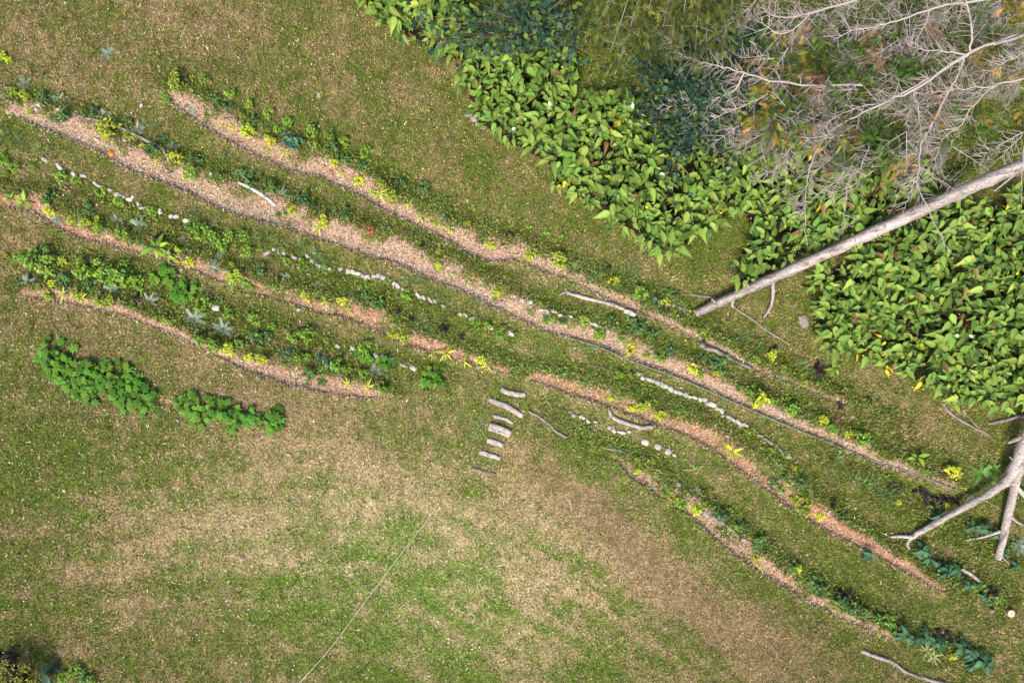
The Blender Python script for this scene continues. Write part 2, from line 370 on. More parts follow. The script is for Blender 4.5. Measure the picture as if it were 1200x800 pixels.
a = rng.uniform(0, 2 * math.pi, n); Ln = rng.uniform(.035, .085, n) * (1 + .6 * lu[:, 0] + .5 * wd_[:, 0]); lean = rng.uniform(.35, 1.25, n); Wb = rng.uniform(.006, .016, n) * (1 + .4 * lu[:, 0])
z = sample(h, gx_, gy_)
dx, dy = np.cos(a), np.sin(a)
b0 = np.stack([gx_ - dy * Wb, gy_ + dx * Wb, z - .004], -1); b1 = np.stack([gx_ + dy * Wb, gy_ - dx * Wb, z - .004], -1)
b2 = np.stack([gx_ + dx * Ln * np.sin(lean), gy_ + dy * Ln * np.sin(lean), z + Ln * np.cos(lean)], -1)
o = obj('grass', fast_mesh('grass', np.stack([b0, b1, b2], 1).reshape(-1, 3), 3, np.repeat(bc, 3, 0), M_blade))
o['kind'] = 'stuff'; tag(o, 'short patchy lawn grass, part green part straw coloured', 'grass')
# low broad-leaved weeds
x, y = scatter(420000, lambda x, y: np.clip(sample(weedm, x, y) * 1.0 * (1 - .5 * sample(mulch, x, y)), 0, 1) * (1 - sample(arum, x, y)) + .006)
n = len(x); base = np.where(rng.random((n, 1)) < .4, [[.20, .28, .04]], [[.10, .19, .03]]) * (1 + rng.normal(0, .3, (n, 1)).clip(-.6, 1))
v, c = flat_bits(x, y, rng.uniform(.02, .065, n), rng.uniform(.012, .04, n), base, rng.uniform(.02, .11, n), .35)
o = obj('weeds', fast_mesh('weeds', v, 4, c, M_small)); o['kind'] = 'stuff'; tag(o, 'low green broad-leaved weeds growing along the beds', 'weeds')
# wood chips on the strips
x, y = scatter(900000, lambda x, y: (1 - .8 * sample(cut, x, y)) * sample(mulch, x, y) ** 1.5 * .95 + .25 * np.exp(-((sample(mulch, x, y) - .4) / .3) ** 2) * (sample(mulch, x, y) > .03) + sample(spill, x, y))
n = len(x); ru = np.where(sample(mulch, x, y) > .05, sample(rust, x, y), .5)[:, None] + rng.normal(0, .22, (n, 1))
cc = (PINK + (RUST - PINK) * ru.clip(0, 1)) * (1 + rng.normal(0, .33, (n, 1)).clip(-.75, 1))
cc = np.where(rng.random((n, 1)) < .07, [[.62, .55, .47]], cc); cc = np.where(rng.random((n, 1)) < .10, [[.10, .06, .035]], cc)
v, c = flat_bits(x, y, rng.uniform(.025, .085, n), rng.uniform(.008, .022, n), cc, rng.uniform(.004, .03, n), .25)
o = obj('wood_chips', fast_mesh('wood_chips', v, 4, c, M_chip)); o['kind'] = 'stuff'; tag(o, 'loose pale and rust-brown wood chips spread on the strips', 'wood chips')
# leaf litter over the lawn
lit = .18 + .8 * blob(120, 560, 240, 240) + .5 * blob(150, 80, 250, 100) + .5 * wood + .5 * arum + .35 * blob(560, 660, 250, 140)
x, y = scatter(30000, lambda x, y: np.clip(sample(lit, x, y), 0, 1))
n = len(x); pal = np.array([[.55, .42, .32], [.45, .27, .16], [.65, .6, .52], [.3, .17, .09], [.5, .42, .06]])
cc = pal[rng.choice(5, n, p=[.44, .28, .07, .15, .06])] * (1 + rng.normal(0, .2, (n, 1)))
v, c = flat_bits(x, y, rng.gamma(3, .013, n).clip(.015, .11), rng.uniform(.008, .022, n), cc, .045, .2)
o = obj('leaf_litter', fast_mesh('leaf_litter', v, 4, c, M_chip)); o['kind'] = 'stuff'; tag(o, 'small pale fallen leaves scattered over the lawn', 'leaf litter')
# dandelion-like flowers in the upper lawn
fl = blob(530, 150, 130, 60, 20) + .4 * blob(560, 480, 200, 80)
x, y = scatter(2600, lambda x, y: .28 * np.clip(sample(fl, x, y), 0, 1))
n = len(x); v, c = flat_bits(x, y, np.full(n, .04), np.full(n, .04), np.tile([[.75, .55, .02]], (n, 1)), .07, .1)
o = obj('lawn_flowers', fast_mesh('lawn_flowers', v, 4, c, M_petal)); o['kind'] = 'stuff'; tag(o, 'tiny yellow flowers dotted through the lawn', 'flowers')
# brown hay lying in the diagonal band
hay = blob(750, 650, 110, 24, 45) + .7 * blob(660, 580, 60, 22, 40) + .6 * blob(880, 745, 110, 40, 30) + .9 * np.exp(-((PX - 203) ** 2 / 260 + (PY - 470) ** 2 / 40)) + .8 * np.exp(-((PX - 303) ** 2 / 90 + (PY - 489) ** 2 / 40))
x, y = scatter(520000, lambda x, y: np.clip(sample(hay, x, y), 0, 1) * .6)
n = len(x); cc = np.array([[.21, .13, .078]]) * (1 + rng.normal(0, .35, (n, 1)).clip(-.8, 1)); cc = np.where(((x - (203 - 600) / S) ** 2 + (y - (400 - 475) / S) ** 2 < 9)[:, None], cc * 3.2, cc)
v, c = flat_bits(x, y, rng.uniform(.08, .22, n), rng.uniform(.003, .007, n), cc, rng.uniform(.03, .09, n), .2)
o = obj('dry_hay', fast_mesh('dry_hay', v, 4, c, M_chip)); o['kind'] = 'stuff'; tag(o, 'brown cut hay lying in a diagonal band on the lawn', 'hay')

# ------------------------------------------------------------------ plants: prototypes
def leafset(L, Wd, prof, color, droops, mat, name='leaf', fold=.2, mid=1.35, wave=.0):
    out = []
    for dr_ in droops:
        v, f = leaf_geo(L, Wd, prof, fold, dr_, wave=wave)
        c = np.tile(np.array(color, float), (len(v), 1)); c[1::3] *= mid
        mb = MB(); mb.add(v, f, c); out.append(mb.mesh(name, mat))
    return out
def cluster(seed, n, R, hmin, hmax, L, Wd, prof, colors, tilt=.5, stem=(.12, .09, .05), fold=.2, outward=.5, k=.3):
    r = np.random.default_rng(seed); mb = MB(); nb = max(3, n // 9)
    tips = []
    for i in range(nb):
        a = r.uniform(0, 6.283); q = R * math.sqrt(r.random()) * .75; zz = hmin + (hmax - hmin) * r.random() * (1 - .4 * (q / R))
        tip = np.array([q * math.cos(a), q * math.sin(a), zz]); tips.append(tip)
        tube(mb, [(0, 0, -.03), tip * np.array([.4, .4, .6]), tip], [.008, .006, .003], 3, stem, cap=False)
    for i in range(n):
        t = tips[i % nb]; a = r.uniform(0, 6.283); l = L * r.uniform(.7, 1.25)
        v, f = leaf_geo(l, Wd * l / L, prof, fold, r.uniform(.1, .5))
        pos = t + r.normal(0, .03, 3) - np.array([0, 0, .12]) * (i // nb) / max(1, n // nb)
        pos[2] = max(pos[2], .02)
        Rm = rotz(a) @ roty(r.normal(outward * .3, tilt * .5)) @ rotx(r.normal(0, tilt * .5))
        c0 = np.array(colors[r.integers(len(colors))]); mb.add(v @ Rm.T + pos, f, shade(c0, r, k))
    return mb
def tuft(seed, n, L, Wd, colors, spread=.9, R=.05):
    r = np.random.default_rng(seed); mb = MB()
    for i in range(n):
        a = r.uniform(0, 6.283); l = L * r.uniform(.55, 1.15); up = r.uniform(.25, 1.0) * spread
        x = np.linspace(0, 1, 6); out = l * np.sin(up) * (x ** 1.2); zz = l * (np.cos(up) * x * .9 - .35 * x ** 2.5 * np.sin(up)); zz = np.maximum(zz, .01 * x)
        ww = Wd * np.array([.6, 1, .9, .75, .45, .02])
        V = []
        for j in range(6): V += [(out[j], -ww[j] / 2, zz[j]), (out[j], ww[j] / 2, zz[j])]
        F = [(2 * j, 2 * j + 2, 2 * j + 3, 2 * j + 1) for j in range(5)]
        V = np.array(V) @ rotz(a).T + np.array([r.normal(0, R), r.normal(0, R), -.01])
        mb.add(V, F, shade(colors[r.integers(len(colors))], r, .3))
    return mb
def feather(seed, n, L, Wd, colors):
    """rosette of deeply cut silvery leaves"""
    r = np.random.default_rng(seed); mb = MB()
    for i in range(n):
        a = r.uniform(0, 6.283); l = L * r.uniform(.7, 1.2); el = r.uniform(.2, .9); Rm = rotz(a) @ roty(-el); cc = shade(colors[r.integers(len(colors))], r, .25)
        v, f = leaf_geo(l, Wd * .35, STRAP, .1, .6); mb.add(v @ Rm.T, f, cc)
        for t in np.linspace(.2, .9, 7):
            for sg in (-1, 1):
                vv, ff = leaf_geo(Wd * (1.1 - .6 * t), Wd * .4, LANCE, .1, .2)
                vv = vv @ rotz(sg * 1.0).T + np.array([t * l, 0, -.6 * l * t * t]); mb.add(vv @ Rm.T, ff, shade(cc, r, .15))
    return mb
LIME = [(.15, .27, .025), (.22, .34, .03), (.10, .21, .025)]; YEL = [(.58, .56, .03), (.44, .50, .03), (.66, .58, .04), (.28, .38, .03), (.36, .44, .03)]
OLV = [(.26, .32, .03), (.32, .35, .03), (.20, .27, .03)]; DARK = [(.065, .135, .03), (.095, .18, .035), (.055, .11, .03)]
SILV = [(.27, .33, .26), (.34, .39, .31), (.19, .26, .19)]; PURP = [(.018, .008, .016), (.03, .010, .022), (.02, .02, .02)]
RED = [(.42, .09, .03), (.5, .16, .05), (.3, .12, .04)]; TEAL = [(.05, .13, .07), (.07, .17, .09)]
PALE = [(.5, .52, .25), (.42, .46, .2)]
PROTO = {}
def proto(kind, meshes): PROTO[kind] = meshes
proto('lime', [cluster(100 + i, 130, .26, .12, .42, .08, .05, OVATE, LIME).mesh('lime_foliage', M_small) for i in range(4)])
proto('limeweed', [cluster(120 + i, 22, .24, .06, .2, .11, .08, ROUND, LIME + [(.10, .24, .03)], tilt=.35).mesh('weed_foliage', M_small) for i in range(4)])
proto('yellow', [cluster(140 + i, 130, .24, .10, .38, .09, .04, OVATE, YEL, tilt=.7).mesh('yellow_foliage', M_small) for i in range(4)])
proto('olive', [cluster(160 + i, 130, .25, .10, .38, .08, .04, OVATE, OLV, tilt=.7).mesh('olive_foliage', M_small) for i in range(4)])
proto('dark', [cluster(180 + i, 90, .26, .08, .34, .10, .055, OVATE, DARK).mesh('dark_foliage', M_small) for i in range(4)])
proto('teal', [cluster(200 + i, 50, .25, .10, .36, .12, .06, OVATE, TEAL).mesh('teal_foliage', M_small) for i in range(3)])
proto('purple', [cluster(220 + i, 26, .22, .10, .34, .17, .07, OVATE, PURP).mesh('purple_foliage', M_small) for i in range(4)])
proto('red', [cluster(240 + i, 40, .25, .08, .3, .11, .03, LANCE, RED, tilt=.7).mesh('red_foliage', M_small) for i in range(2)])
proto('silver', [feather(260 + i, 20, .27, .07, SILV).mesh('silver_foliage', M_small) for i in range(4)])
proto('pale', [feather(270 + i, 15, .27, .05, PALE).mesh('variegated_foliage', M_small) for i in range(2)])
proto('fern', [feather(280 + i, 12, .3, .08, [(.10, .22, .04), (.14, .28, .05)]).mesh('fern_foliage', M_small) for i in range(3)])
proto('grass', [tuft(300 + i, 40, .42, .014, [(.14, .22, .06), (.2, .28, .09), (.10, .18, .05)]).mesh('grass_foliage', M_small) for i in range(4)])
proto('white', [cluster(320 + i, 26, .2, .05, .16, .06, .045, ROUND, [(.75, .72, .66), (.8, .78, .75), (.2, .28, .08)]).mesh('white_flowers', M_petal) for i in range(2)])
PROTO_SIZE = dict(lime=.58, limeweed=.55, yellow=.54, olive=.55, dark=.58, teal=.58, purple=.54, red=.55, silver=.55, pale=.5, fern=.56, grass=.72, white=.44)
# plants whose single leaves show: leaf meshes
LEAF = {
 'strap': (leafset(.30, .05, STRAP, (.46, .50, .06), (.5, .9, 1.2), M_leaf, fold=.3, mid=.85), 8, .02),
 'canna': (leafset(.28, .12, OVATE, (.17, .27, .03), (.3, .5, .8), M_leaf), 8, .05),
 'taro': (leafset(.30, .18, ARROW, (.035, .085, .04), (.3, .5, .8), M_leaf, mid=1.8), 8, .10),
 'star': (leafset(.30, .07, LANCE, (.30, .36, .03), (.4, .6, .9), M_leaf), 8, .03),
}
# palmate leaves of the castor-like hedge
PALM = []
for i in range(3):
    r = np.random.default_rng(400 + i); mb = MB()
    for j, ang in enumerate(np.radians([-140, -95, -48, 0, 48, 95, 140])):
        l = .19 * (1 - .16 * abs(j - 3) * .8) * r.uniform(.9, 1.1)
        v, f = leaf_geo(l, .085 * l / .19, [(0, .5), (.3, .55), (.6, .5), (.82, .3), (1, .01)], .12, .15)
        c = np.tile(np.array([.065, .155, .014]), (len(v), 1)); c[1::3] *= 1.5
        mb.add(v @ rotz(ang).T + np.array([0, 0, .001 * j]), f, c)
    PALM.append(mb.mesh('palmate_leaf', M_leaf))
ARUM_L = leafset(.36, .175, ARUMP, (.115, .19, .032), (.1, .25, .4, .15), M_leaf, wave=.07, mid=1.45, fold=.45)
ARUM_LY = leafset(.36, .15, ARUMP, (.6, .43, .02), (.5, .8), M_leaf)
ARUM_LB = leafset(.35, .16, ARUMP, (.17, .235, .042), (.15, .35), M_leaf, wave=.07, mid=1.4, fold=.45)

ARUM_LD = leafset(.38, .16, ARUMP, (.055, .10, .026), (.3, .6), M_leaf, wave=.08, mid=1.5, fold=.4)
ARUM_LBR = leafset(.30, .12, ARUMP, (.20, .13, .05), (.7, .9), M_leaf, wave=.1, mid=.8, fold=.6)
def stalks(ends, c, r0=.011, base=.04):
    mb = MB()
    for (ex, ey, ez) in ends:
        l = math.hypot(ex, ey) + 1e-6
        tube(mb, [(ex / l * base, ey / l * base, -.05), (ex * .4, ey * .4, ez * .7), (ex, ey, ez)], [r0, r0 * .8, r0 * .55], 4, c, cap=False)
    return mb
BEDTXT = {'A': 'on the mulch strip nearest the broad-leaved arum patch', 'B': 'beside the longest pale wood-chip path',
          'D1': 'on the rust-brown mulch bed ending at the log steps', 'D2': 'on the rust-brown mulch bed running under the driftwood fork',
          'E': 'in the straw bed alongside the palmate-leaved hedge', 'F': 'on the mulch strip below the round white stones',
          'C': 'by the long broken row of pale stones', 'R': 'by the dense white kerb of stones', 'L': 'in the dark-leaved row under the forked driftwood', 'N': 'in the bottom row above the lone crooked branch',
          'U': 'in open lawn above the highest mulch strip', 'Z': 'at the edge of the black pit', 'O': 'alone in the open lawn below the log steps'}
LINES = {k: v['p'] for k, v in BEDS.items()}
LINES['C'] = [(50,190),(120,225),(220,262),(320,297),(450,330),(600,395)]
LINES['R'] = [(745,440),(830,472),(875,498),(930,535)]
LINES['L'] = [(960,530),(1050,580),(1130,600),(1195,640)]; LINES['N'] = [(950,685),(1000,712),(1070,745),(1150,775)]
LINES['U'] = [(60,0),(128,63),(170,40)]; LINES['Z'] = [(0,770),(40,780),(110,795)]
def bed_of(px, py):
    best = None
    for k, p in LINES.items():
        off = BEDS[k]['w'] if k in BEDS else [0]
        d, s, t = polydist(np.array([px], float), np.array([py], float), p)
        dd = abs(s[0] - np.mean(off)) if k in BEDS and abs(s[0]) == d[0] else d[0]
        if best is None or dd < best[0]: best = (dd, k)
    return best[1]
KIND = {'lime': ('lime_shrub', 'bushy lime-green shrub', 'shrub'), 'limeweed': ('clover_seedling', 'round-leaved green seedling', 'plant'),
 'yellow': ('yellow_croton', 'bright yellow leafy bush', 'shrub'), 'olive': ('olive_green_herb', 'yellow-green leafy herb', 'plant'), 'dark': ('dark_green_herb', 'dark green leafy herb', 'plant'),
 'teal': ('blue_green_herb', 'blue-green leafy herb', 'plant'), 'purple': ('purple_basil', 'near-black purple leafy plant', 'plant'), 'red': ('red_leaved_herb', 'orange-red leafy herb', 'plant'),
 'silver': ('silver_cardoon', 'silvery blue cut-leaved rosette', 'plant'), 'pale': ('variegated_rosette', 'pale cream-green cut-leaved rosette', 'plant'), 'fern': ('fern', 'light green feathery fern', 'fern'),
 'grass': ('grass_clump', 'spiky long grass clump', 'grass clump'), 'white': ('white_flower_clump', 'small white flower clump', 'flowers'),
 'strap': ('spider_lily', 'pale strappy lily', 'plant'), 'canna': ('canna', 'broad-leaved lime canna', 'plant'),
 'taro': ('taro', 'dark large-leaved taro', 'plant'), 'star': ('bromeliad', 'star-shaped yellow-green rosette', 'plant')}
def sizeword(d): return 'tiny ' if d < 9 else ('' if d < 17 else 'large ')
plant_i = 0
def plant(kind, px, py, size, bed=None, lab=None):
    global plant_i
    plant_i += 1; r = np.random.default_rng(5000 + plant_i)
    name, desc, cat = KIND[kind]; bed = bed or bed_of(px, py)
    p = G(px, py)
    if kind in LEAF:
        meshes, n, base = LEAF[kind]
        o = obj(name, None, None, p); o.rotation_euler[2] = r.uniform(0, 6.28)
        k = size / S / .76; ends = []
        for i in range(n):
            a = 2 * math.pi * i / n + r.normal(0, .45); rr = base * r.uniform(.6, 1.5) * k; zz = (.10 + .16 * r.random()) * k if kind != 'taro' else (.15 + .25 * r.random()) * k
            ends.append((rr * math.cos(a), rr * math.sin(a), zz)); s_ = k * r.uniform(.5, 1.15)
            obj('leaf', meshes[r.integers(len(meshes))], o, ends[-1], (r.normal(0, .2), -r.uniform(.1, .8) if kind != 'taro' else r.uniform(-.2, .4), a), s_)
        mb = stalks(ends, (.16, .22, .05), .010 * k, .01); obj('stalk', mb.mesh('stalk', M_small), o)
    else:
        k = size / S / PROTO_SIZE[kind]; ms = PROTO[kind]
        o = obj(name, ms[r.integers(len(ms))], None, p, (r.normal(0, .08), r.normal(0, .08), r.uniform(0, 6.28)), (k * r.uniform(.85, 1.15), k * r.uniform(.85, 1.15), k * r.uniform(.8, 1.1)))
    l = lab or (sizeword(size) + desc + ' ' + BEDTXT[bed])
    tag(o, l, cat, l if lab is None else None)
    return o
ROWS = {
 'silver': [(128,63,14),(30,100,16),(70,117,15),(122,136,14),(162,152,14),(200,174,14),(226,126,12),(330,229,15),(68,256,14),(84,253,9),(34,331,15),(133,340,20),(175,353,16),(228,374,22),(262,385,20),(258,303,13),(252,314,15),(335,325,10),(372,335,12),(440,434,14),(215,283,10),(163,264,18),(138,258,14),(125,272,9),(815,575,10),(766,567,7),(910,546,10),(1194,640,18),(910,118,0)],
 'dark': [(55,117,18),(72,136,22),(108,133,16),(150,147,14),(180,177,18),(230,186,16),(190,163,14),(252,118,14),(262,123,12),(297,143,16),(390,175,20),(402,185,16),(425,195,14),(285,207,20),(300,213,22),(316,222,20),(355,234,22),(365,241,16),(405,250,16),(58,232,18),(102,242,16),(110,248,12),(55,296,18),(80,330,20),(110,332,18),(300,400,22),(312,396,16),(420,350,14),(445,356,16),(470,218,16),(495,222,22),(525,255,14),(780,340,14),(790,346,14),(666,365,9),(745,382,24),(765,392,22),(840,425,22),(820,420,16),(935,565,16),(907,566,18),(845,600,20),(870,616,16),(890,636,20),(955,682,20),(962,692,18),(985,705,20),(1000,712,20),(1012,720,18),(1030,722,20),(1045,732,18),(365,440,24),(378,446,16),(600,235,0),(430,345,12),(305,315,18),(1160,702,22),(1145,690,18),(925,660,18),(880,465,14),(920,560,12),(715,376,14),(985,600,14),(95,790,14),(100,798,14),(55,792,0),(300,340,0),(350,258,0)],
 'lime': [(195,116,13),(225,203,18),(242,95,13),(271,111,13),(293,123,11),(317,135,14),(338,144,12),(328,152,12),(366,155,17),(388,160,16),(404,168,14),(430,181,16),(368,170,12),(120,225,14),(142,238,14),(180,250,15),(230,268,22),(73,208,16),(92,213,12),(240,274,20),(252,280,20),(265,288,18),(270,277,14),(287,276,16),(292,295,15),(306,292,8),(336,306,12),(356,311,15),(382,317,9),(45,304,26),(60,311,26),(26,304,16),(105,318,26),(120,314,22),(130,323,22),(146,326,24),(151,315,18),(165,331,20),(240,357,24),(270,369,14),(299,375,16),(320,384,12),(361,392,20),(346,396,18),(384,399,9),(235,398,14),(252,405,18),(280,402,14),(350,422,14),(360,416,12),(396,428,16),(407,431,14),(425,438,14),(450,456,14),(432,334,12),(440,330,9),(455,331,8),(478,345,15),(558,378,12),(572,381,12),(586,390,15),(430,408,18),(327,252,9),(335,250,8),(750,345,20),(773,418,17),(757,415,10),(725,438,12),(740,440,10),(866,455,10),(877,461,12),(905,470,12),(925,478,16),(975,501,14),(915,573,12),(780,575,14),(797,588,16),(878,506,14),(906,526,9),(920,531,10),(1007,514,18),(90,783,16),(78,792,16),(110,795,14),(5,190,18),(20,198,14),(40,197,10),(118,268,14),(145,275,14),(152,282,12),(118,262,0),(640,376,12),(704,391,14),(728,396,10),(1040,725,14),(870,552,0),(8,205,8)],
 'limeweed': [(450,192,8),(460,200,10),(476,208,14),(500,217,9),(515,229,7),(537,240,7),(554,244,12),(582,257,12),(603,261,9),(620,265,12),(640,272,11),(657,276,12),(637,283,9),(677,285,9),(548,262,9),(532,258,10),(495,300,9),(526,310,8),(531,319,10),(545,330,7),(550,328,7),(474,296,7),(560,350,7),(615,285,8),(190,222,0),(210,88,8),(223,74,8),(158,38,9),(185,61,9),(50,85,9),(55,93,7),(130,119,7),(137,120,6),(610,353,8),(648,371,9),(686,386,10),(770,553,8),(800,538,9),(812,546,10),(818,548,8),(660,440,10),(648,434,10),(690,410,8),(930,470,10),(1010,500,10),(1025,520,10),(450,430,9)],
 'yellow': [(207,186,15),(292,156,16),(318,166,16),(272,150,8),(393,192,10),(422,212,17),(438,227,10),(60,246,15),(85,258,10),(116,268,10),(211,293,10),(224,308,15),(210,306,8),(345,247,12),(380,260,16),(402,353,12),(270,410,17),(308,421,14),(292,418,12),(574,287,13),(529,270,9),(620,300,14),(718,329,15),(779,354,12),(582,343,12),(563,420,15),(738,408,18),(740,477,13),(773,486,16),(716,467,9),(812,431,15),(888,466,22),(903,417,14),(962,492,14),(992,508,9),(1113,551,22),(1052,588,9),(748,550,11),(815,598,15),(885,653,11),(960,605,11),(1107,591,9),(1115,768,9),(1030,741,8),(934,665,11),(76,307,12),(62,332,10),(515,311,11),(930,548,7),(652,545,0),(840,437,10),(356,343,8),(362,350,8),(410,362,0),(680,456,6),(158,163,8),(5,68,12),(12,72,10),(105,262,8)],
 'olive': [(208,97,22),(130,153,24),(122,149,16),(37,131,11),(447,217,14),(460,232,20),(510,262,14),(655,306,22),(660,310,14),(622,299,18),(463,392,16),(475,393,18),(278,325,20),(752,474,18),(940,590,22),(928,585,12),(95,345,16),(60,345,16),(120,355,16),(130,351,14),(20,110,14),(30,114,14),(685,376,14),(700,394,14),(820,438,12),(975,512,0),(150,160,10),(295,335,14),(512,305,9),(100,262,12),(118,258,12),(790,584,16),(1015,510,10),(10,300,8),(8,190,10)],
 'teal': [(270,126,10),(345,165,24),(340,172,16),(335,415,16),(342,413,10),(385,424,16),(375,420,12),(767,355,16),(775,365,10),(455,430,12),(787,411,12),(1175,645,14),(395,408,0),(545,398,0),(470,392,8),(300,262,0),(845,606,12),(865,590,0)],
 'purple': [(458,212,9),(597,276,9),(496,290,9),(520,387,15),(540,396,9),(468,366,9),(482,375,9),(713,315,9),(905,408,12),(955,432,16),(962,438,10),(975,590,11),(1043,568,12),(1052,573,12),(1075,577,16),(1086,585,16),(1097,588,16),(1107,588,14),(1120,590,14),(1100,656,11),(1126,674,12),(1158,690,13),(979,694,14),(994,698,14),(1110,745,16),(1100,742,14),(202,296,9),(218,300,9),(186,281,12),(160,346,11),(500,455,7),(48,328,9),(930,600,0),(985,475,10),(1016,468,8)],
 'red': [(423,264,14),(433,272,14),(390,200,9),(436,280,8)],
 'grass': [(8,160,24),(25,166,20),(48,175,24),(172,146,20),(186,150,18),(262,188,20),(290,196,20),(228,250,26),(258,262,22),(300,280,26),(312,276,24),(326,286,24),(356,290,26),(370,298,26),(378,305,20),(500,386,24),(492,375,16),(525,357,22),(510,349,20),(490,330,20),(674,315,30),(697,325,30),(735,325,30),(722,338,22),(742,312,24),(870,395,28),(885,411,28),(938,428,28),(950,435,20),(978,535,26),(1012,566,26),(1038,580,28),(1000,560,22),(1025,575,24),(560,350,0),(480,326,18),(560,358,18),(715,268,20),(725,235,16),(60,175,14)],
 'white': [(170,125,12),(254,361,8),(352,362,9),(153,281,8),(165,286,9),(474,23,9),(870,425,12),(865,420,10),(375,110,9),(80,5,8),(372,113,6)],
 'strap': [(335,180,16),(315,178,14),(262,148,12),(402,203,16),(447,228,20),(480,240,18),(494,255,17),(520,265,14),(410,449,16),(432,453,20),(507,414,14),(545,423,18),(572,429,18),(384,352,20),(410,364,16),(78,345,18),(100,350,18),(612,304,10),(1075,515,0),(890,665,14),(168,170,12),(185,190,14),(375,268,18)],
 'canna': [(188,291,34),(198,300,20),(32,238,24),(15,234,16),(975,431,22),(1070,534,24),(165,283,0)],
 'star': [(524,413,28),(855,528,30),(716,468,0),(1008,517,0),(225,260,0)],
 'taro': [(1095,602,18),(1135,615,20),(1150,618,22),(1165,625,16),(1015,648,18),(1075,641,22),(1082,650,18),(1095,662,18),(1106,668,20),(1116,664,18),(1130,682,18),(1150,697,14),(1055,740,24),(1066,748,18),(1078,742,22),(1090,748,20),(1098,752,18),(1122,754,22),(1132,762,22),(1142,768,22),(1150,774,20),(1136,776,18),(1185,660,14),(60,782,30)],
 'pale': [(1086,762,18),(1093,768,14),(890,664,12),(250,312,14)],
 'fern': [(278,327,24),(1150,555,26),(1160,562,18),(296,333,18),(1165,548,14)],
}
for q in [(425,590,10),(438,584,9),(546,770,11),(522,757,8),(690,560,10),(735,600,9),(812,695,9),(455,612,8),(700,640,8)]:
    plant('limeweed', *q, lab=None, bed='O')
for kind, L_ in ROWS.items():
    for (px, py, size) in L_:
        if size: plant(kind, px, py, size * (1.18 if kind in ('yellow', 'olive', 'lime') else 1.15))

rw = np.random.default_rng(321)
for bk, cnt_ in [('A', 34), ('B', 40), ('D1', 34), ('D2', 22), ('E', 26), ('F', 18)]:
    b = BEDS[bk]; p_ = np.array(b['p'], float); m_ = len(p_)
    for _ in range(cnt_):
        u = rw.uniform(0, m_ - 1.01); i = int(u); q = p_[i] + (p_[i + 1] - p_[i]) * (u - i); d = p_[i + 1] - p_[i]; d /= np.linalg.norm(d)
        off = np.interp(u, np.arange(m_), b['w']) * rw.uniform(.7, 1.25) + abs(rw.normal(0, 5)); q = q + np.array([d[1], -d[0]]) * off
        plant(['limeweed', 'olive', 'dark', 'lime', 'grass', 'fern'][rw.choice(6, p=[.3, .2, .22, .14, .1, .04])], q[0], q[1], rw.uniform(6, 12), bed=bk)
# ------------------------------------------------------------------ palmate hedge
def palmate(px, py, size, lab, grp):
    r = np.random.default_rng(int(px * 7 + py)); o = obj('castor_bush', None, None, G(px, py)); k = size / S; ends = []
    n = 19
    for i in range(n):
        a = r.uniform(0, 6.283); q = k * .5 * math.sqrt((i + .5) / n) * r.uniform(.8, 1.3); zz = .10 + .2 * r.random() * (1 - (q / (k * .5)) ** 2) * r.uniform(.8, 1.1)
        e_ = (q * math.cos(a), q * math.sin(a), zz); ends.append(e_)
        s_ = r.uniform(.35, .95) * min(1.0, k / .55)
        obj('leaf', PALM[r.integers(3)], o, e_, (r.normal(0, .15), r.uniform(-.1, .22), a + r.normal(0, .8)), s_)
    obj('stem', stalks(ends, (.10, .16, .05), .012, .02).mesh('stem', M_small), o)
    tag(o, lab, 'shrub', grp)
for q in [(60,412,30),(68,428,30),(84,424,30),(90,440,32),(106,436,32),(112,455,32),(128,448,30),(122,435,24),(146,440,32),(150,462,34),(164,470,30),(170,458,28),(100,458,24),(140,452,26),(178,474,18),(76,440,20),(158,448,20)]:
    palmate(*q, 'palmate-leaved green bush in the longer clump of the lone hedge', 'bushes of the longer hedge clump')
for q in [(228,475,26),(238,488,26),(250,480,24),(266,482,26),(276,492,26),(288,484,22),(320,492,26),(322,498,18),(305,493,16),(216,472,18)]:
    palmate(*q, 'palmate-leaved green bush in the shorter clump past the straw tuft', 'bushes of the shorter hedge clump')
for q in [(195,325,28),(210,345,20),(222,340,22),(215,352,18),(452,426,18),(505,440,22),(511,448,18),(430,416,18)]:
    palmate(*q, 'single palmate-leaved green bush beside a mulch bed', 'lone palmate bushes by the beds')

# ------------------------------------------------------------------ arum patch
AR_PROTO = []
for i in range(6):
    r = np.random.default_rng(600 + i); L_ = []
    n = 23 + i % 3
    for j in range(n):
        a = 2.4 * j + r.normal(0, .3); q = .03 + .34 * math.sqrt((j + .5) / n) * r.uniform(.8, 1.15); zz = r.uniform(.28, .62) + .24 * (1 - j / n)
        u_ = r.random(); ms = ARUM_LB if u_ < .26 else (ARUM_LD if u_ < .38 else (ARUM_LBR if u_ > .975 else ARUM_L))
        L_.append(((q * math.cos(a), q * math.sin(a), zz), (r.normal(0, .3), r.uniform(-.3, .5), a + r.normal(0, .7)), r.uniform(.32, 1.0), ms[r.integers(len(ms))]))
    AR_PROTO.append((L_, stalks([l[0] for l in L_], (.10, .16, .04), .012).mesh('stalk', M_small)))
spathe = MB(); r = np.random.default_rng(9)
ring = [(math.cos(t) * .05 * (1.6 if abs(t) < .5 else 1), math.sin(t) * .045, .09 + .03 * math.cos(t)) for t in np.linspace(0, 2 * math.pi, 10, endpoint=False)]
spathe.add([(0, 0, 0)] + ring, [(0, j + 1, (j + 1) % 10 + 1) for j in range(10)], (.8, .79, .74)); SPATHE = spathe.mesh('flower', M_petal)
pts = []
cand = np.column_stack([rng.uniform(415, 1275, 60000), rng.uniform(-55, 475, 60000)])
keep = np.zeros(len(cand), bool)
for pi, pg in enumerate(ARUM_POLYS): keep |= in_poly(cand[:, 0], cand[:, 1], pg)
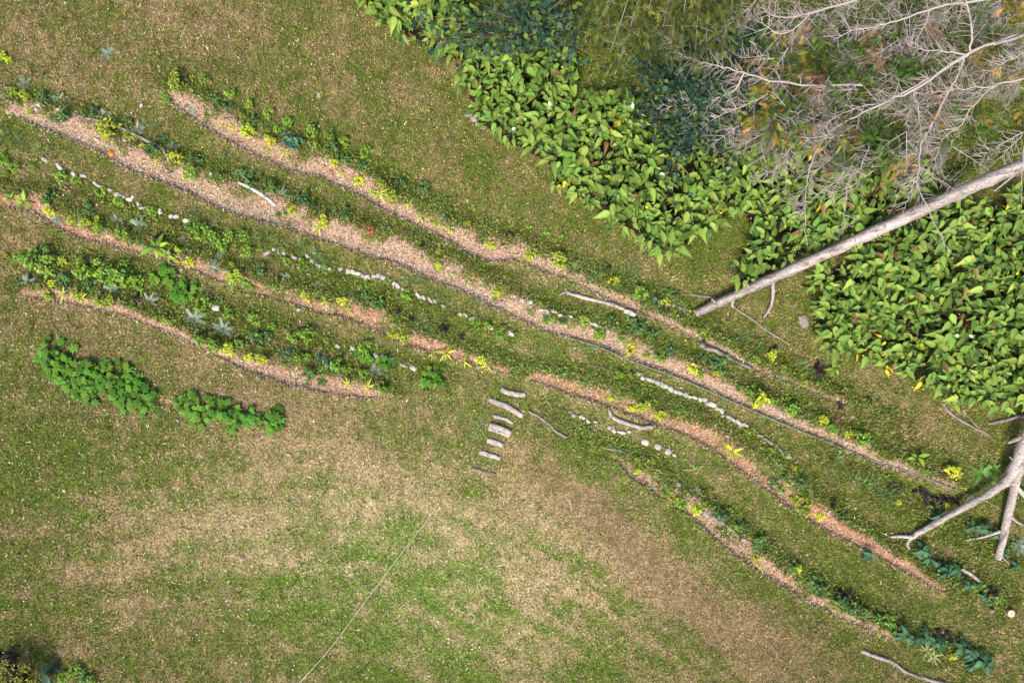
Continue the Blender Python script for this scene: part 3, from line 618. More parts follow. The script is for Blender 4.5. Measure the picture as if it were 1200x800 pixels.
for (cx, cy, cr) in ARUM_HOLES: keep &= np.hypot(cand[:, 0] - cx, cand[:, 1] - cy) > cr + 8
TRD = np.abs((cand[:, 1] - 368) + (cand[:, 0] - 813) * .447) / 1.095
keep &= TRD > np.where(cand[:, 0] < 1000, 17, 11)
grid = {}
for x, y in cand[keep]:
    md = 17; key = (int(x // md), int(y // md)); ok = True
    for a in (-1, 0, 1):
        for b in (-1, 0, 1):
            for (u, v) in grid.get((key[0] + a, key[1] + b), []):
                if (u - x) ** 2 + (v - y) ** 2 < md * md: ok = False
    if ok: grid.setdefault(key, []).append((x, y)); pts.append((x, y))
pts.sort(key=lambda q: (q[0] > 1210) or q[1] < -5)
flowers = [(474, 23), (741, 146), (1175, 397), (606, 155), (765, 206), (1104, 376), (525, 47), (640, 137), (1102, 390), (1018, 183)]
yel_zones = [(1105, 302, 9), (1098, 355, 9), (1115, 385, 14), (1020, 405, 14), (1060, 425, 30), (1090, 460, 12), (545, 122, 12), (572, 152, 10), (715, 155, 8), (805, 202, 12), (835, 268, 14), (755, 235, 10), (660, 205, 10), (955, 245, 10), (1050, 230, 12), (1062, 318, 10)]
TR = lambda x: 368 - (x - 813) * .447
for i, (x, y) in enumerate(pts):
    r = np.random.default_rng(7000 + i); L_, st = AR_PROTO[i % 6]
    o = obj('arum_plant', None, None, G(x, y), (0, 0, r.uniform(0, 6.28)), r.uniform(.75, 1.12))
    yl = any(math.hypot(x - a, y - b) < c + 4 for a, b, c in yel_zones); fl_ = any(math.hypot(x - a, y - b) < 11 for a, b in flowers)
    ycount = 0
    for (l, ro, s_, ms) in L_:
        yy = (yl and r.random() < .18) or r.random() < .006; ycount += yy
        obj('leaf', ARUM_LY[r.integers(2)] if yy else ms, o, (l[0], l[1], l[2] - (.12 if yy else 0)), ro, s_ * (.75 if yy else 1))
    obj('stalk', st, o)
    if fl_: obj('flower', SPATHE, o, (.05, .02, .93))
    td = abs(y - TR(x)) / 1.095; ed = min(polydist(np.array([x]), np.array([y]), pg + [pg[0]])[0][0] for pg in ARUM_POLYS)
    hd = any(math.hypot(x - a, y - b) < c + 20 for a, b, c in ARUM_HOLES)
    if x < 560 and y < 85: where = 'in the small clump at the lawn corner'
    elif y < TR(x) and x > 850: where = 'hugging the fallen trunk on its dead-tree side' if td < 30 else ('under the dead cypress boughs' if y < 215 else 'on the dead-tree side of the fallen trunk')
    elif y > TR(x): where = 'hugging the fallen trunk on its open side' if td < 32 else ('round the bare soil gaps' if hd else ('at the outer rim facing the terraces' if ed < 15 else 'deep in the largest thicket'))
    else: where = 'round a bare gap below the saplings' if hd else ('at the rim of the sapling-side thicket' if ed < 15 else 'deep in the sapling-side thicket')
    ext_ = ' with a white flower' if fl_ else (' with yellowing leaves' if ycount else '')
    lab = 'arum plant' + ext_ + ' ' + where
    tag(o, lab, 'plant', lab)

# ------------------------------------------------------------------ stones
STONES = []
import bmesh
for i in range(8):
    bm = bmesh.new(); bmesh.ops.create_icosphere(bm, subdivisions=2, radius=1); r = np.random.default_rng(800 + i)
    ph = r.uniform(0, 6, 9)
    for v in bm.verts:
        p = v.co; q = 2.2 if i < 5 else 2.0
        nrm = (abs(p.x) ** 6 + abs(p.y) ** 6 + abs(p.z) ** 6) ** (1 / 6) if i < 5 else 1
        f_ = (1 / nrm) * (1 + .10 * math.sin(3 * p.x + ph[0]) * math.sin(2.5 * p.y + ph[1]) + .08 * math.sin(5 * p.z + ph[2] + 3 * p.x)) + r.normal(0, .06)
        v.co = p * f_ * (.9 if i < 5 else 1)
    me = bpy.data.meshes.new('stone'); bm.to_mesh(me); bm.free(); set_col(me, np.tile([.49, .45, .40], (len(me.vertices), 1))); me.materials.append(M_stone); STONES.append(me)
DSTONE = []
for s_ in STONES[:4]:
    d2 = s_.copy(); d2.color_attributes['Col'].data.foreach_set('color', np.tile([.27, .235, .21, 1], (len(d2.vertices), 1)).astype(np.float32).ravel()); DSTONE.append(d2)
si = 0
def stone(px, py, l, wd, ang, label, ms=None, name='stone', hh=.4):
    global si; si += 1; r = np.random.default_rng(8800 + si); ms = ms or STONES
    p = G(px, py); o = obj(name, ms[r.integers(len(ms))], None, p + np.array([0, 0, .0]), (r.normal(0, .1), r.normal(0, .1), math.radians(-ang) + r.normal(0, .12)), (l / S / 2 * 1.05, wd / S / 2 * 1.05, max(.07, wd / S * hh)))
    tag(o, label, 'stone', label); return o
def stone_line(lst, label, l=7.5, wd=5, ms=None):
    for i, q in enumerate(lst):
        a = lst[min(i + 1, len(lst) - 1)]; b = lst[max(i - 1, 0)]; ang = math.degrees(math.atan2(a[1] - b[1], a[0] - b[0]))
        r = np.random.default_rng(i * 13 + int(q[0])); stone(q[0] + r.normal(0, .5), q[1] + r.normal(0, .8), (q[2] if len(q) > 2 else l) * r.uniform(.8, 1.2), wd * r.uniform(.7, 1.2), ang + r.normal(0, 14), label, ms)
stone_line([(54,188,11),(71,196,10),(88,205,8),(98,207,10),(112,215,8),(118,219,7),(129,224,6),(139,229,10),(146,232,5),(151,234,8),(157,232,4),(162,240,6),(168,242,9),(188,248,9),(201,254,5),(207,255,9),(219,261,8)], 'spaced pale stone among weeds left of the lime shrubs')
stone_line([(314,297,9),(322,293,6),(328,296,4),(333,297,6),(345,302,8),(352,305,4),(360,301,7),(365,308,8),(373,311,9),(380,313,6),(386,315,5)], 'pale stone set among tall grass tufts above the rust-brown bed', wd=5)
stone_line([(400,317,6),(408,317,7),(414,319,6),(420,321,8),(425,323,6),(431,326,9),(438,324,7),(444,324,8),(450,326,7),(456,329,5)], 'pale stone in the tight short kerb under the chip path', wd=6)
stone_line([(462,333,6),(467,336,7),(473,339,5),(490,346,8),(497,348,8),(505,352,9),(510,355,6),(519,358,7),(540,369,5),(546,371,6),(555,374,9),(562,376,4),(575,383,7),(599,392,9)], 'weathered pale stone in the overgrown row above the log steps', l=7, wd=5)
stone_line([(604,347,6),(612,352,6),(622,353,5),(635,362,9),(642,365,7),(650,366,8),(656,369,5),(669,371,5),(686,375,7),(692,378,7),(699,381,8),(706,384,7),(713,387,5)], 'small pale stone half hidden on the bank of the chip path', l=6, wd=4.5)
stone_line([(748,440,6),(753,442,5),(758,444,6),(764,446,8),(770,448,7),(775,451,6),(780,453,8),(786,456,7),(792,458,6),(797,461,9),(803,462,7),(809,464,6),(814,466,8),(820,468,6),(826,469,7),(829,473,5),(834,476,9),(840,479,8),(846,482,7),(847,487,5),(853,488,6),(858,491,8),(864,494,8),(870,496,8),(874,499,6)], 'white block in the dense stone kerb below the garden hose', l=8, wd=5.5)
stone_line([(886,507,6),(891,510,7),(897,514,7),(903,518,9),(909,522,6),(915,527,8),(920,530,5),(925,534,7)], 'grey stone in the low end of the stone kerb', l=7, wd=4, ms=DSTONE)
stone_line([(396,405,7),(414,410,6),(441,416,8),(447,420,7),(459,422,8),(473,427,8),(485,431,8)], 'squared pale stone in the row above the straw bed', wd=6)
stone_line([(672,487,7),(680,488,4),(684,490,4),(689,492,6),(697,494,6)], 'small white stone in the loose row beside the bent stick', wd=4.5)
stone_line([(714,500,6),(720,504,6),(726,506,6),(730,507,7),(737,507,5)], 'small white stone in the row under the curved log', wd=5)
for i, (a, b, s_) in enumerate([(756, 518, 9), (771, 523, 9), (783, 529, 8), (790, 533, 5)]): stone(a, b, s_, s_ * .95, 10, 'round white stepping stone above the lower mulch strip', STONES[5:])
stone_line([(819,597,6),(828,602,9),(836,606,6),(845,611,9),(855,620,7),(862,626,10),(871,632,7),(768,557,6),(795,566,5)], 'grey stone in the lower mulch strip among yellow plants', wd=6, ms=DSTONE)
stone_line([(772,352,6),(783,356,8),(790,357,6),(797,361,7),(802,363,6),(750,336,6)], 'pale stone beside the thin end of the fallen trunk', wd=6, ms=DSTONE)
stone_line([(550,135,8),(556,141,7),(560,147,7),(566,151,8)], 'grey stone edging the lawn at the arum patch', wd=6, ms=DSTONE)
stone_line([(43,128,5),(70,129,5),(115,162,10),(147,165,6),(153,163,6),(166,197,6),(46,124,4),(94,263,6),(248,205,4)], 'loose white pebble lying on the mulch', wd=4)
o = stone(942, 377, 15, 11, 60, 'large grey rock at the corner of the arum thicket', DSTONE, 'rock', .35)
stone(254, 361, 9, 8, 20, 'single pale stone at the top of the silver rosettes', None)

# ------------------------------------------------------------------ logs, sticks, trunk
GREYW = (.26, .215, .19); PALEW = (.36, .305, .27); BROWNW = (.20, .13, .10); CUT = (.52, .42, .30)
def log(name, label, cat, pts, rad, c=GREYW, n=14, sides=9, dz=None, flat=1.0, jit=.10, branches=(), group=None, sink=.25, ce=CUT, sq=0, knots=True):
    """pts in picture pixels (x, y[, z]); rad in pixels"""
    P3 = []
    for i, q in enumerate(pts):
        r_ = np.interp(i / (len(pts) - 1), np.linspace(0, 1, len(rad)), rad) / S
        P3.append(P(q[0], q[1], q[2]) if len(q) > 2 else G(q[0], q[1], r_ * flat * (1 - sink)))
    mb = MB(); r = np.random.default_rng(int(pts[0][0] * 3 + pts[0][1]))
    line = smooth_line(P3, n); line[1:-1] += r.normal(0, .006, (n - 2, 3)); rr = np.interp(np.linspace(0, 1, n), np.linspace(0, 1, len(rad)), rad) / S
    rr = rr * (1 + r.normal(0, .05, n)); org = line[0].copy(); org[2] -= rr[0]
    cc = np.array(c)
    tube(mb, line - org, rr, sides, cc, True, jit, flat, ce, r, sq)
    for _ in range(int(n * .5) if knots else 0):     # knots
        i = r.integers(1, n - 1); a = r.uniform(0, 3.14); d = np.array([r.normal(), r.normal(), abs(r.normal())]); d /= np.linalg.norm(d)
        s0 = line[i] - org; tube(mb, [s0, s0 + d * rr[i] * 1.25], [rr[i] * .28, rr[i] * .18], 5, cc * .8)
    o = obj(name, mb.mesh(name, M_bark), None, org); tag(o, label, cat, group)
    for bp, br in branches:
        b3 = [P(q[0], q[1], q[2]) if len(q) > 2 else G(q[0], q[1], br[0] / S) for q in bp]
        m2 = MB(); nn = max(5, len(bp) * 3); l2 = smooth_line(b3, nn)
        tube(m2, l2 - org, np.interp(np.linspace(0, 1, nn), np.linspace(0, 1, len(br)), br) / S, 6, cc * .95, True, .1, 1, ce, r); obj('branch', m2.mesh('branch', M_bark), o)
    return o
# log steps
STEPS = [([(587,455),(596,460),(615,463)],[2.8,3,2.8],'curved topmost log step'),([(573,468),(593,476),(612,487)],[3,3.2,3],'longest straight log step'),([(578,487),(590,490),(601,496)],[1.8,2,1.6],'thin log step under the longest one'),
         ([(573,499),(586,503),(598,508)],[5,5,4.8],'widest log step, a broad split slab'),([(571,516),(580,518),(589,522)],[3,3.1,2.8],'short log step below the broad slab'),([(562,529),(574,533),(586,537)],[2.8,3,2.6],'second lowest log step, pale and straight'),([(553,549),(566,552),(580,556)],[1.8,2,1.6],'lowest log step, dark and half sunk in grass')]
for i, (p_, r_, l_) in enumerate(STEPS):
    log('log_step', l_, 'log step', p_, [q * .98 for q in r_], (.39, .34, .30) if i != 6 else (.24, .18, .145), n=9, sides=16, flat=.6, jit=.03, group='log steps up the bank', sink=.3, sq=5, knots=False)
log('bent_stick', 'long bent grey stick beside the log steps', 'stick', [(619,481),(630,487),(642,496),(652,505),(663,512)], [1.6,1.7,1.4], GREYW)
log('thin_stick', 'thin dark stick trailing from the bent grey stick', 'stick', [(663,509),(672,518),(680,524)], [.6,.6,.4], BROWNW, n=6, sides=5)
log('thin_stick', 'small curved dark twig below the bent grey stick', 'stick', [(629,512),(634,519),(643,524)], [.8,.9,.6], BROWNW, n=8, sides=5)
log('thin_stick', 'small forked twig tip next to the curved dark twig', 'stick', [(640,521),(645,517),(647,516)], [.6,.6,.4], GREYW, n=6, sides=5)
log('curved_log', 'curved pale log lying above the round stepping stones', 'log', [(713,479),(717,487),(727,493),(745,499),(764,500)], [1.6,2.4,2.5,2.5], PALEW)
log('long_log', 'straight pale log with a forked end on the grass terrace', 'log', [(664,342),(672,345),(690,350),(712,355),(731,362)], [2.0,2.4,2.4,2.2], PALEW, branches=[([(664,342),(658,344),(653,347)],[1.2,.7]),([(664,342),(663,338)],[1.2,.8])])
log('log_block', 'short stubby log at the end of the straight pale log', 'log', [(731,364),(738,366),(744,370)], [2.8,3.2,3.4], (.5,.45,.41), n=6)
log('long_log', 'knobbly grey log between the two chip strips', 'log', [(820,403),(828,408),(840,412),(858,421),(881,432)], [3.4,2.6,2.4,2.2], GREYW)
log('thin_stick', 'short white twig standing near the straight pale log', 'stick', [(683,368),(688,364),(690,359)], [.8,.9,.5], PALEW, n=6, sides=5)
log('thin_stick', 'slim white stick on the bank of the chip path', 'stick', [(513,285),(518,293),(522,302)], [1.1,1,.5], PALEW, n=6, sides=5)
log('dark_branch', 'thin purplish branch lying before the white stone kerb', 'branch', [(688,427),(703,430),(720,435),(738,440)], [1.2,1.3,1,.6], BROWNW)
log('driftwood_piece', 'small grey driftwood at the start of the lower mulch strip', 'driftwood', [(706,524),(718,527),(728,528),(735,533)], [1,1.5,1.3,.7], GREYW, n=8, sides=6)
log('crooked_branch', 'lone crooked branch lying on dry grass in the corner', 'branch', [(1008,761),(1020,766),(1045,775),(1062,787),(1090,796),(1125,803),(1160,806)], [2.3,2.1,1.9,2.1], (.33,.28,.25), n=20)
log('edging_log', 'slender log edging the chip path at its weedy bank', 'log', [(138,149),(160,159),(180,169),(193,176)], [1.9,2,2,1.8], GREYW)
log('edging_log', 'short crooked log on the bank end of the chip path', 'log', [(92,136),(110,141),(128,144),(145,143)], [1.4,1.5,1.5,1.2], GREYW)
log('edging_log', 'short upright-lying stick by the yellow bush', 'stick', [(192,176),(196,184),(198,190)], [1.6,1.5,1.2], PALEW, n=6)
log('edging_log', 'thin weathered branch at the far end of the chip path', 'branch', [(6,102),(14,105),(24,110)], [1.4,1.5,1.2], GREYW, n=6)
log('edging_log', 'thin broken stick near the far end of the chip path', 'stick', [(0,111),(5,114)], [1.2,1], PALEW, n=5)
log('edging_log', 'smooth white log at the foot of the dark herbs', 'log', [(280,214),(295,221),(310,230),(324,241)], [1.6,1.9,2.1,1.9], (.52,.48,.45))
log('thin_stick', 'tiny pale stick poking from dark herbs', 'stick', [(368,240),(372,243),(375,246)], [.8,.8,.5], PALEW, n=5, sides=5)
log('dark_branch', 'short dark branch at the edge of the arum clump', 'branch', [(533,107),(540,95),(549,78)], [1.1,1.6,1.6], (.17,.10,.09))
log('thin_stick', 'pale twig pointing at the fallen trunk end', 'stick', [(801,345),(815,346),(830,348),(843,351)], [1.0,1.2,1.4,1.2], GREYW, n=8, sides=6)
log('thin_stick', 'long thin stick leaning from the fallen trunk over grass', 'stick', [(861,361),(880,373),(900,388),(924,403)], [1.3,1.4,1.1,.7], GREYW, n=10, sides=6)
log('dark_branch', 'dark root-like branch at the tip of the arum thicket', 'branch', [(1104,472),(1110,481),(1125,492),(1145,503),(1165,516)], [1.3,1.6,1.2,.7], GREYW)
log('thin_stick', 'thin straw-coloured stick by the dark root-like branch', 'stick', [(1128,480),(1145,500),(1162,512)], [.7,.7,.5], (.45,.34,.22), n=8, sides=5)
log('grey_pole', 'grey lichen pole jutting past the driftwood fork', 'branch', [(1158,496),(1178,492),(1200,485),(1240,474)], [1.6,2,2.2,2.2], GREYW)
log('plank', 'pale half-buried log among dark arrow leaves', 'log', [(1124,664),(1136,672),(1150,682)], [2,2.3,2], PALEW, n=8)
log('thin_stick', 'thin dry branch lying on the dark row', 'stick', [(1056,577),(1065,582),(1075,588)], [.8,.9,.6], PALEW, n=6, sides=5)
for i, (a, b, ang, l_) in enumerate([(68,395,110,11),(35,500,140,10),(340,540,40,12),(283,652,160,10),(340,700,120,12),(330,590,95,10),(352,628,120,6),(70,762,110,12),(870,590,0,0),(262,588,120,8),(790,327,10,9),(700,290,40,8),(1125,525,30,5)]):
    if l_:
        t = math.radians(ang); ux, uy = math.cos(t) * l_ / 2, -math.sin(t) * l_ / 2
        log('fallen_twig', 'short pale fallen twig lying in open grass', 'twig', [(a - ux, b - uy), (a, b + .6), (a + ux, b + uy)], [.7,.9,.6], PALEW if i % 2 else (.42,.30,.22), n=5, sides=5, group='fallen twigs on the lawn')
# fallen trunk: slim end on the grass, thick end still propped on its snapped stump beyond the frame
tr = log('fallen_tree', 'long bare grey fallen trunk lying across the arum thicket', 'tree trunk', [(815,367,.16),(850,351,.30),(900,328,.48),(960,301,.68),(1030,269,.88),(1110,232,1.1),(1200,192,1.3),(1300,147,1.48),(1420,95,1.65)], [4.4,5.3,6.0,6.8,7.3,7.8,8.2], (.37,.315,.285), n=60, sides=16, jit=.07,
    branches=[([(906,328,.50),(906,345,.36),(903,360,.2),(895,372,.08)],[2.2,1.8,1.2]),([(880,338,.45),(874,332,.52)],[1.6,1.2]),([(862,346,.36),(858,356,.16),(860,360,.06)],[2,1.4]),([(840,356,.3),(834,350,.34)],[1.5,.8]),([(1195,200,1.24),(1180,212,1.05),(1165,224,.8)],[1.6,1.3,.9])])
mb = MB(); bpos = P(1425, 92, 1.65); tube(mb, smooth_line([(0, 0, -bpos[2] - .1 + 0), (0.02, .03, -.9), (.03, .0, -.2), (.06, .03, .35)], 10), [.42, .36, .32, .30, .28, .27, .26, .25, .24, .16], 12, (.36, .30, .27), True, .12, 1, CUT, np.random.default_rng(3))
obj('stump', mb.mesh('stump', M_bark), tr, bpos - np.array(tr.location))
# driftwood fork
fk = log('driftwood_fork', 'large forked bare branch resting on the grass by dark plants', 'driftwood', [(1240,450,.7),(1215,490,.62),(1200,520,.55),(1186,555,.48),(1168,572,.42),(1140,588,.34),(1105,608,.26),(1080,622,.18),(1066,631,.10)], [7.2,6.8,6.6,6.2,4.6,4.0,3.6,3.1,2.5], (.39,.33,.30), n=44, sides=13, jit=.10,
    branches=[([(1070,629,.13),(1055,628,.10),(1042,629,.07),(1029,631,.05)],[2.6,1.8,1.2]),([(1067,630,.12),(1063,638,.08),(1069,647,.04)],[2.4,1.8,1]),
              ([(1196,545,.5),(1189,570,.4),(1182,600,.3),(1175,632,.2),(1169,655,.12)],[4.9,4.9,4.6,4.1,3.8]),
              ([(1172,622,.25),(1155,628,.14),(1132,633,.05)],[2,1.6,.8]),([(1184,605,.3),(1195,613,.25),(1210,618,.1)],[1.4,1.2,.7]),([(1172,650,.12),(1185,662,.06),(1200,669,.03)],[.8,.7,.4]),
              ([(1198,512,.56),(1190,515,.45),(1181,519,.3)],[3,2.4,1.2]),([(1188,540,.5),(1183,535,.45)],[1,.6]),([(1186,565,.42),(1220,600,.2),(1260,640,.05)],[3,2.5,2])])
# stump and rounds
mb = MB(); ring = 14
tube(mb, [(0, 0, -.05), (0, 0, .16)], [.1, .095], ring, (.3, .22, .16), False, .05, 1, None, np.random.default_rng(1))
for k_, (rr, cc) in enumerate([(.095, (.55, .43, .28)), (.075, (.62, .5, .34)), (.05, (.5, .38, .24)), (.02, (.4, .28, .16))]):
    mb.add([(rr * math.cos(t), rr * math.sin(t), .161 + .002 * k_) for t in np.linspace(0, 2 * math.pi, ring, endpoint=False)], [tuple(range(ring))], cc)
tag(obj('cut_log_round', mb.mesh('cut_log_round', M_bark, False), None, G(1180, 716)), 'pale cut log round standing at the end of the dark row', 'log')
log('log_block', 'small brown stub beside the pale cut log round', 'log', [(1158,714),(1163,714)], [2.6,2.4], (.28,.17,.10), n=5)
# orange fruit on the path edge
mb = MB(); bm = bmesh.new(); bmesh.ops.create_uvsphere(bm, u_segments=20, v_segments=10, radius=.075)
V_ = np.array([v.co[:] for v in bm.verts]); F_ = [[v.index for v in f_.verts] for f_ in bm.faces]; bm.free()
th = np.arctan2(V_[:, 1], V_[:, 0]); V_[:, :2] *= (1 + .06 * np.cos(8 * th))[:, None]; V_[:, 2] *= .75
mb.add(V_, F_, (.75, .2, .015)); pk = obj('pumpkin', mb.mesh('pumpkin', M_plain), None, G(132, 181, .05)); tag(pk, 'small round orange pumpkin at the edge of the chip path', 'pumpkin')
m2 = MB(); tube(m2, [(0, 0, .045), (.005, .005, .075), (.02, .01, .09)], [.012, .009, .008], 6, (.2, .2, .06)); obj('stem', m2.mesh('stem', M_plain), pk)

# ------------------------------------------------------------------ hose and string
def line_thing(name, label, cat, pts, r, c, n, dz=.02):
    base = smooth_line([(a, b, 0) for a, b in pts], n); L3 = np.array([G(a, b, dz + r) for a, b, _ in base]); o0 = L3[0].copy(); mb = MB(); tube(mb, L3 - o0, r, 6, c)
    tag(obj(name, mb.mesh(name, M_plain), None, o0), label, cat)
line_thing('garden_hose', 'long pale green garden hose along the edge of the chip path', 'hose', [(655,392),(700,406),(740,423),(800,445),(850,467),(900,489),(960,514),(1020,538),(1075,556),(1110,570),(1145,583),(1165,592),(1185,607)], .013, (.19, .21, .15), 160)
line_thing('garden_hose', 'short green hose curling over the bank above the log steps', 'hose', [(600,432),(612,427),(624,420),(632,411),(641,403)], .009, (.15, .26, .13), 30)
line_thing('garden_hose', 'thin pale hose lying straight across the terrace grass', 'hose', [(668,408),(685,408),(703,408)], .007, (.26, .36, .27), 20)
line_thing('guide_string', 'straight white string stretched over the open lawn', 'string', [(350,800),(386,760),(420,715),(470,648),(498,612),(515,588)], .0065, (.55, .51, .38), 60, .07)
line_thing('green_cord', 'thin green cord running past the log steps', 'cord', [(570,480),(564,495),(556,510),(553,520)], .007, (.12, .3, .2), 20, .05)

# ------------------------------------------------------------------ bottom-left shrub and black pit liner
mb = MB(); r = np.random.default_rng(77)
cr = MB(); ends = []
for i in range(70):
    a, q = r.uniform(0, 6.283), math.sqrt(r.random()); c0 = np.array([q * math.cos(a) * .62, q * math.sin(a) * .75, .55 + .5 * (1 - q * q) * r.random()]); ends.append(c0)
    for j in range(26):
        v, f_ = leaf_geo(.05, .032, OVATE, .2, .2); R_ = rotz(r.uniform(0, 6.28)) @ roty(r.normal(0, .6)) @ rotx(r.normal(0, .5))
        cr.add(v @ R_.T + c0 + r.normal(0, .07, 3), f_, shade([(.22, .25, .03), (.30, .30, .04), (.13, .17, .02)][r.integers(3)], r, .3))
o = obj('yellow_green_shrub', None, None, G(30, 795)); obj('crown', cr.mesh('crown', M_small), o); obj('stem', stalks(ends[::3], (.14, .1, .06), .014).mesh('stem', M_small), o)
tag(o, 'small-leaved golden green shrub beside the black pit liner', 'shrub')
mb = MB(); n1, n2 = 16, 16; V_ = []; r = np.random.default_rng(5)
for i in range(n1):
    for j in range(n2): V_.append((i * .07 + .05 * math.sin(j * 1.7) + r.normal(0, .02), j * .055 + .06 * math.sin(i * 1.1) + r.normal(0, .02), .05 + .05 * math.sin(i * 1.3 + j * .6) + .04 * math.sin(j * 1.9 - i * .5) + r.normal(0, .012)))
p0 = G(-28, 800); mb.add(V_, [(i * n2 + j, (i + 1) * n2 + j, (i + 1) * n2 + j + 1, i * n2 + j + 1) for i in range(n1 - 1) for j in range(n2 - 1)], (.008, .008, .009))
tag(obj('black_plastic_sheet', mb.mesh('black_plastic_sheet', M_plain, False), None, p0 + np.array([0, 0, .04])), 'crumpled black plastic sheet on the ground under the golden green shrub', 'plastic sheet')

# ------------------------------------------------------------------ round-leaved saplings (eucalyptus-like)
def sapling(label, base, crown_px, nleaf, zr, rx, ry, seed, ntw):
    r = np.random.default_rng(seed); b = G(*base); o = obj('eucalyptus_sapling', None, None, b); mb = MB()
    c = P(crown_px[0], crown_px[1], sum(zr) / 2) - b
    tk = smooth_line([(0, 0, -.1), c * np.array([.3, .3, .3]), c * np.array([.7, .7, .6]), c], 10); tube(mb, tk, np.linspace(.07, .03, 10), 7, (.22, .17, .14)); obj('trunk', mb.mesh('trunk', M_bark), o)
    cr = MB()
    for i in range(ntw):
        a = r.uniform(0, 6.283); q = min(1.25, abs(r.normal(0, .55))); zc = r.uniform(*zr) - b[2]
        tip = np.array([c[0] + rx * q * math.cos(a), c[1] + ry * q * math.sin(a), zc]); s0 = tk[r.integers(4, 9)]
        ln = smooth_line([s0, (s0 + tip) / 2 + np.array([0, 0, .15]), tip], 7)
        lm = MB(); tube(lm, ln, np.linspace(.014, .004, 7), 4, (.24, .13, .06), False)
        obj('limb', lm.mesh('limb', M_twig), o)
        m_ = nleaf // ntw
        for j in range(m_):
            t = r.uniform(.3, 1.0); p_ = ln[min(6, int(t * 6.9))] + r.normal(0, .2, 3) * np.array([1, 1, .7])
            l = r.uniform(.06, .15); v, f_ = leaf_geo(l, l * r.uniform(.7, 1), ROUND, .12, .15)
            R_ = rotz(r.uniform(0, 6.28)) @ roty(r.normal(.1, .35)) @ rotx(r.normal(0, .35)); u = r.random()
            cc = (.11, .17, .025) if u < .13 else ((.024, .056, .032) if u < .6 else (.034, .08, .04))
            cr.add(v @ R_.T + p_, f_, shade(cc, r, .35))
            if u > .92: tube(cr, [p_, p_ + np.array([r.normal(0, .08), r.normal(0, .08), .02])], [.009, .004], 3, (.40, .30, .06), False)
    k_ = obj('crown', cr.mesh('crown', M_small), o); tag(o, label, 'tree')
sapling('dense dark teal round-leaved sapling next to the dead tree', (812,125), (810,118), 7000, (.95, 1.6), 2.1, 2.2, 31, 90)
sapling('sparse round-leaved sapling with soil showing through its crown', (630,40), (625,28), 1150, (2.0, 3.2), 2.3, 1.1, 32, 40)
sapling('thin round-leaved sapling standing at the frame edge by dead boughs', (870,60), (872,58), 700, (.6, 1.3), .9, .9, 33, 16)

# ------------------------------------------------------------------ conifers and the dead fallen cypress
def spray(mb, p, az, pitch, L, cols, r):
    """flat feathery conifer spray"""
    Rm = rotz(az) @ roty(pitch + r.normal(0, .3)) @ rotx(r.normal(0, .8)); cc = np.array(cols[r.integers(len(cols))])
    V = []; F = []; n = 6
    def strip(o_, d, ln, wv):
        q = np.array([-d[1], d[0], 0]); k = len(V); V.extend([o_ - q * wv, o_ + d * ln, o_ + q * wv]); F.append((k, k + 1, k + 2))
    cc = cc * r.uniform(.5, 1.5); strip(np.zeros(3), np.array([1, 0, -.1]), L, .006)
    for i in range(n):
        t = .12 + .85 * i / n; l1 = (L * .38 * (1 - .7 * t) + .012) * r.uniform(.7, 1.2)
        for sg in (-1, 1):
            a_ = sg * r.uniform(.5, .9); d = np.array([math.cos(a_), math.sin(a_), r.normal(0, .12)]); o_ = np.array([t * L, 0, -.12 * L * t * t])
            strip(o_, d, l1, .006)
            for t2 in (.35, .7):
                for s2 in (-1, 1):
                    b_ = a_ + s2 * .7; strip(o_ + d * l1 * t2, np.array([math.cos(b_), math.sin(b_), r.normal(0, .2)]), l1 * .38 * (1.1 - t2), .0055)
    mb.add(np.array(V) @ Rm.T + p, F, shade(cc, r, .35))
def twigs(mb, line, r, n, lmin, lmax, c, dirv=None, rad=.005, sub=2, zk=.35):
    m = len(line)
    for _ in range(n):
        i = r.integers(1, m - 1); tan = line[i + 1] - line[i - 1]; tan /= np.linalg.norm(tan) + 1e-9
        sg = r.choice([-1, 1]); d = tan * r.uniform(.2, .9) + sg * np.array([-tan[1], tan[0], 0]) * r.uniform(.4, 1) + np.array([0, 0, r.normal(0, zk)])
        d /= np.linalg.norm(d); l = r.uniform(lmin, lmax); p0 = line[i]; bend = r.normal(0, .22, 3) * l
        p1 = p0 + d * l * .5 + bend * .4; p2 = p0 + d * l + bend - np.array([0, 0, .08 * l])
        tube(mb, [p0, p1, p2], [rad * 1.3, rad, rad * .5], 3, shade(c, r, .2), False)
        for _s in range(r.integers(0, sub + 1)):
            e_ = d + r.normal(0, .6, 3) * np.array([1, 1, .5]); e_ /= np.linalg.norm(e_); q = p1 if r.random() < .5 else p0 + (p2 - p0) * .7
            tube(mb, [q, q + e_ * l * r.uniform(.25, .5)], [rad * .7, rad * .35], 3, shade(c, r, .2), False)
DEADC = (.36, .31, .29)
r = np.random.default_rng(91)
